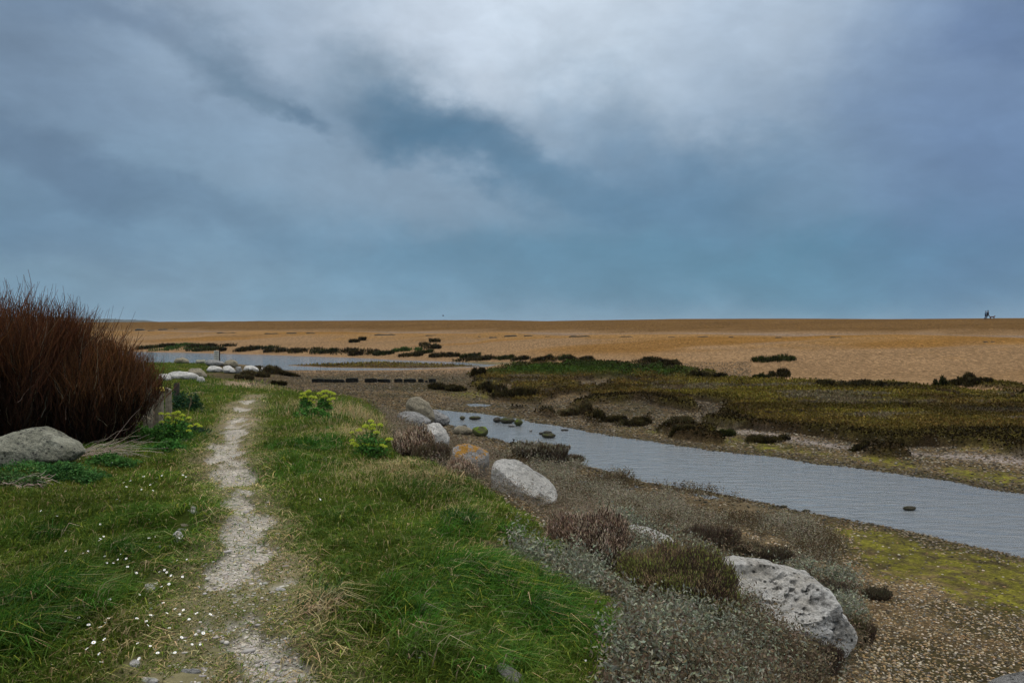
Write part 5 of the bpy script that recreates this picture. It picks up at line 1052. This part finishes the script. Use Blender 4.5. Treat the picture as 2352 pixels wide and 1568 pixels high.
wv2 = N_(nt, 'ShaderNodeVectorMath', operation='MULTIPLY'); lk(nt, wv.outputs[0], wv2.inputs[0]); wv2.inputs[1].default_value = (1, 1, 0)
K10 = 10.
base = ramp(nt, None, [(0, tuple(lin(122, 154, 176))), (.035, tuple(lin(112, 147, 171))), (.10, tuple(lin(104, 140, 166))), (.17, tuple(lin(120, 148, 172))), (.25, tuple(lin(132, 155, 178))), (.37, tuple(lin(158, 177, 196))), (.55, tuple(lin(215, 222, 232))), (1.0, tuple(lin(250, 250, 252)))])
rn = base.node; mr = N_(nt, 'ShaderNodeMath', operation='MULTIPLY'); lk(nt, el.outputs[0], mr.inputs[0]); mr.inputs[1].default_value = 1.0; lk(nt, mr.outputs[0], rn.inputs[0])
cur = base
def blob(px, py, rx, ry, rot, st, c):
    global cur
    u = (px-CX)/F; v = (HY-py)/F; A = math.atan(u); Ee = math.atan(v*math.cos(A))
    mp = N_(nt, 'ShaderNodeMapping', vector_type='TEXTURE'); mp.inputs['Location'].default_value = (A, Ee, 0); mp.inputs['Rotation'].default_value = (0, 0, math.radians(rot)); mp.inputs['Scale'].default_value = (rx/F*1.25, ry/F*1.25, 1)
    lk(nt, wv2.outputs[0], mp.inputs[0]); g = N_(nt, 'ShaderNodeTexGradient', gradient_type='SPHERICAL'); lk(nt, mp.outputs[0], g.inputs[0])
    r = N_(nt, 'ShaderNodeMapRange', interpolation_type='SMOOTHSTEP'); lk(nt, g.outputs['Fac'], r.inputs[0]); r.inputs[2].default_value = .85; r.inputs[4].default_value = st
    cur = mixc(nt, r.outputs[0], cur, tuple(lin(*c)))
blob(1230, -20, 640, 300, 0, .95, (207, 220, 234)); blob(1500, 170, 420, 220, 10, .45, (172, 190, 206)); blob(650, 30, 360, 150, 0, .5, (156, 173, 193))
blob(980, 60, 180, 130, 0, .6, (194, 207, 222)); blob(1750, 60, 300, 200, 0, .35, (168, 186, 208))
blob(880, 430, 420, 150, -8, .6, (137, 158, 178)); blob(330, 560, 420, 110, 0, .35, (124, 148, 170)); blob(1650, 300, 300, 130, 20, .3, (150, 170, 192))
blob(200, 650, 600, 90, 0, .45, (128, 156, 177)); blob(2150, 500, 400, 200, 0, .2, (108, 140, 172))
blob(1900, 630, 620, 120, 0, .65, (82, 130, 157)); blob(1250, 600, 420, 100, 0, .5, (90, 132, 158))
blob(420, 125, 150, 40, -25, .28, (96, 120, 142)); blob(540, 130, 150, 60, -18, .42, (86, 114, 138)); blob(620, 215, 190, 34, -24, .42, (86, 116, 138)); blob(700, 260, 90, 26, -30, .5, (84, 112, 138))
blob(870, 190, 190, 120, -5, .5, (92, 123, 147)); blob(1000, 285, 200, 100, -12, .8, (78, 116, 144)); blob(1080, 345, 260, 70, -14, .6, (82, 119, 147))
blob(1310, 440, 280, 70, -22, .6, (86, 124, 152)); blob(1400, 300, 200, 140, 0, .45, (100, 132, 160)); blob(1600, 430, 260, 150, 0, .65, (84, 122, 152))
blob(100, 360, 330, 80, -14, .7, (88, 112, 138)); blob(210, 20, 200, 60, -5, .45, (100, 122, 148)); blob(20, 120, 260, 300, 0, .4, (104, 127, 150)); blob(460, 480, 240, 70, -20, .45, (98, 124, 148)); blob(60, 500, 260, 90, -8, .4, (96, 122, 148))
blob(-20, -20, 420, 260, 0, .5, (102, 124, 150)); blob(2360, 200, 420, 520, 0, .6, (96, 122, 164)); blob(2340, 60, 120, 80, 0, .5, (94, 118, 154)); blob(2050, 220, 150, 200, 0, .25, (118, 144, 176))
c1 = wnoise(3.2, 10, .62, (1, 2.2, 1), .6, .35); c2 = wnoise(11, 9, .62, (1, 1.8, 1), .3, .3)
cur = mulc(nt, cur, ramp(nt, c1.outputs[0], [(.25, .84), (.5, 1.02), (.75, 1.22)]), .6)
cur = mulc(nt, cur, ramp(nt, c2.outputs[0], [(.25, .88), (.5, 1.), (.75, 1.14)]), .8)
br = ramp(nt, None, [(0, 1.), (.42, 1.0), (.6, 1.5), (1, 2.2)]).node; lk(nt, el.outputs[0], br.inputs[0]); cur = mulc(nt, cur, br.outputs[0])
s10 = N_(nt, 'ShaderNodeVectorMath', operation='SCALE'); lk(nt, cur, s10.inputs[0]); s10.inputs[3].default_value = K10
fin = mixc(nt, .97, sky.outputs[0], s10.outputs[0]); lk(nt, fin, bg.inputs[0])
sun = bpy.data.lights.new('sun', 'SUN'); sun.energy = 1.4; sun.angle = math.radians(20); sun.color = (1, .97, .92)
so = bpy.data.objects.new('sun', sun); col.objects.link(so)
so.rotation_euler = (-(math.pi/2-SUN_EL), 0, -SUN_AZ)      # light comes from ahead (+Y), high

# ------------------------------------------------------------------ air
me = bpy.data.meshes.new('haze'); hv = [(x, y, z) for x in (-6500, 6500) for y in (-900, 9400) for z in (-8, 46)]
me.from_pydata(hv, [], [(0, 1, 3, 2), (4, 6, 7, 5), (0, 4, 5, 1), (2, 3, 7, 6), (0, 2, 6, 4), (1, 5, 7, 3)])
m, nt = new_mat('haze_air'); pv = N_(nt, 'ShaderNodeVolumePrincipled'); pv.inputs['Color'].default_value = (.62, .74, .84, 1); pv.inputs['Density'].default_value = .00006
o_ = N_(nt, 'ShaderNodeOutputMaterial'); lk(nt, pv.outputs[0], o_.inputs[1]); me.materials.append(m)
o = bpy.data.objects.new('haze', me); col.objects.link(o); o['kind'] = 'stuff'

# ------------------------------------------------------------------ camera
cam = bpy.data.cameras.new('camera'); cam.lens = 28; cam.sensor_width = 36; cam.clip_end = 20000; cam.clip_start = .05
cam.shift_y = -(784-HY)/2352
co = bpy.data.objects.new('camera', cam); col.objects.link(co); co.location = (0, 0, CZ); co.rotation_euler = (math.radians(90), 0, 0); sc.camera = co
vs = sc.view_settings; vs.view_transform = 'Standard'; vs.look = 'None'; vs.exposure = 0; vs.gamma = 1
sc.render.resolution_x = 1024; sc.render.resolution_y = 682
sc.render.engine = 'CYCLES'; sc.cycles.max_bounces = 5; sc.cycles.diffuse_bounces = 3; sc.cycles.glossy_bounces = 2; sc.cycles.transmission_bounces = 3; sc.cycles.use_denoising = True
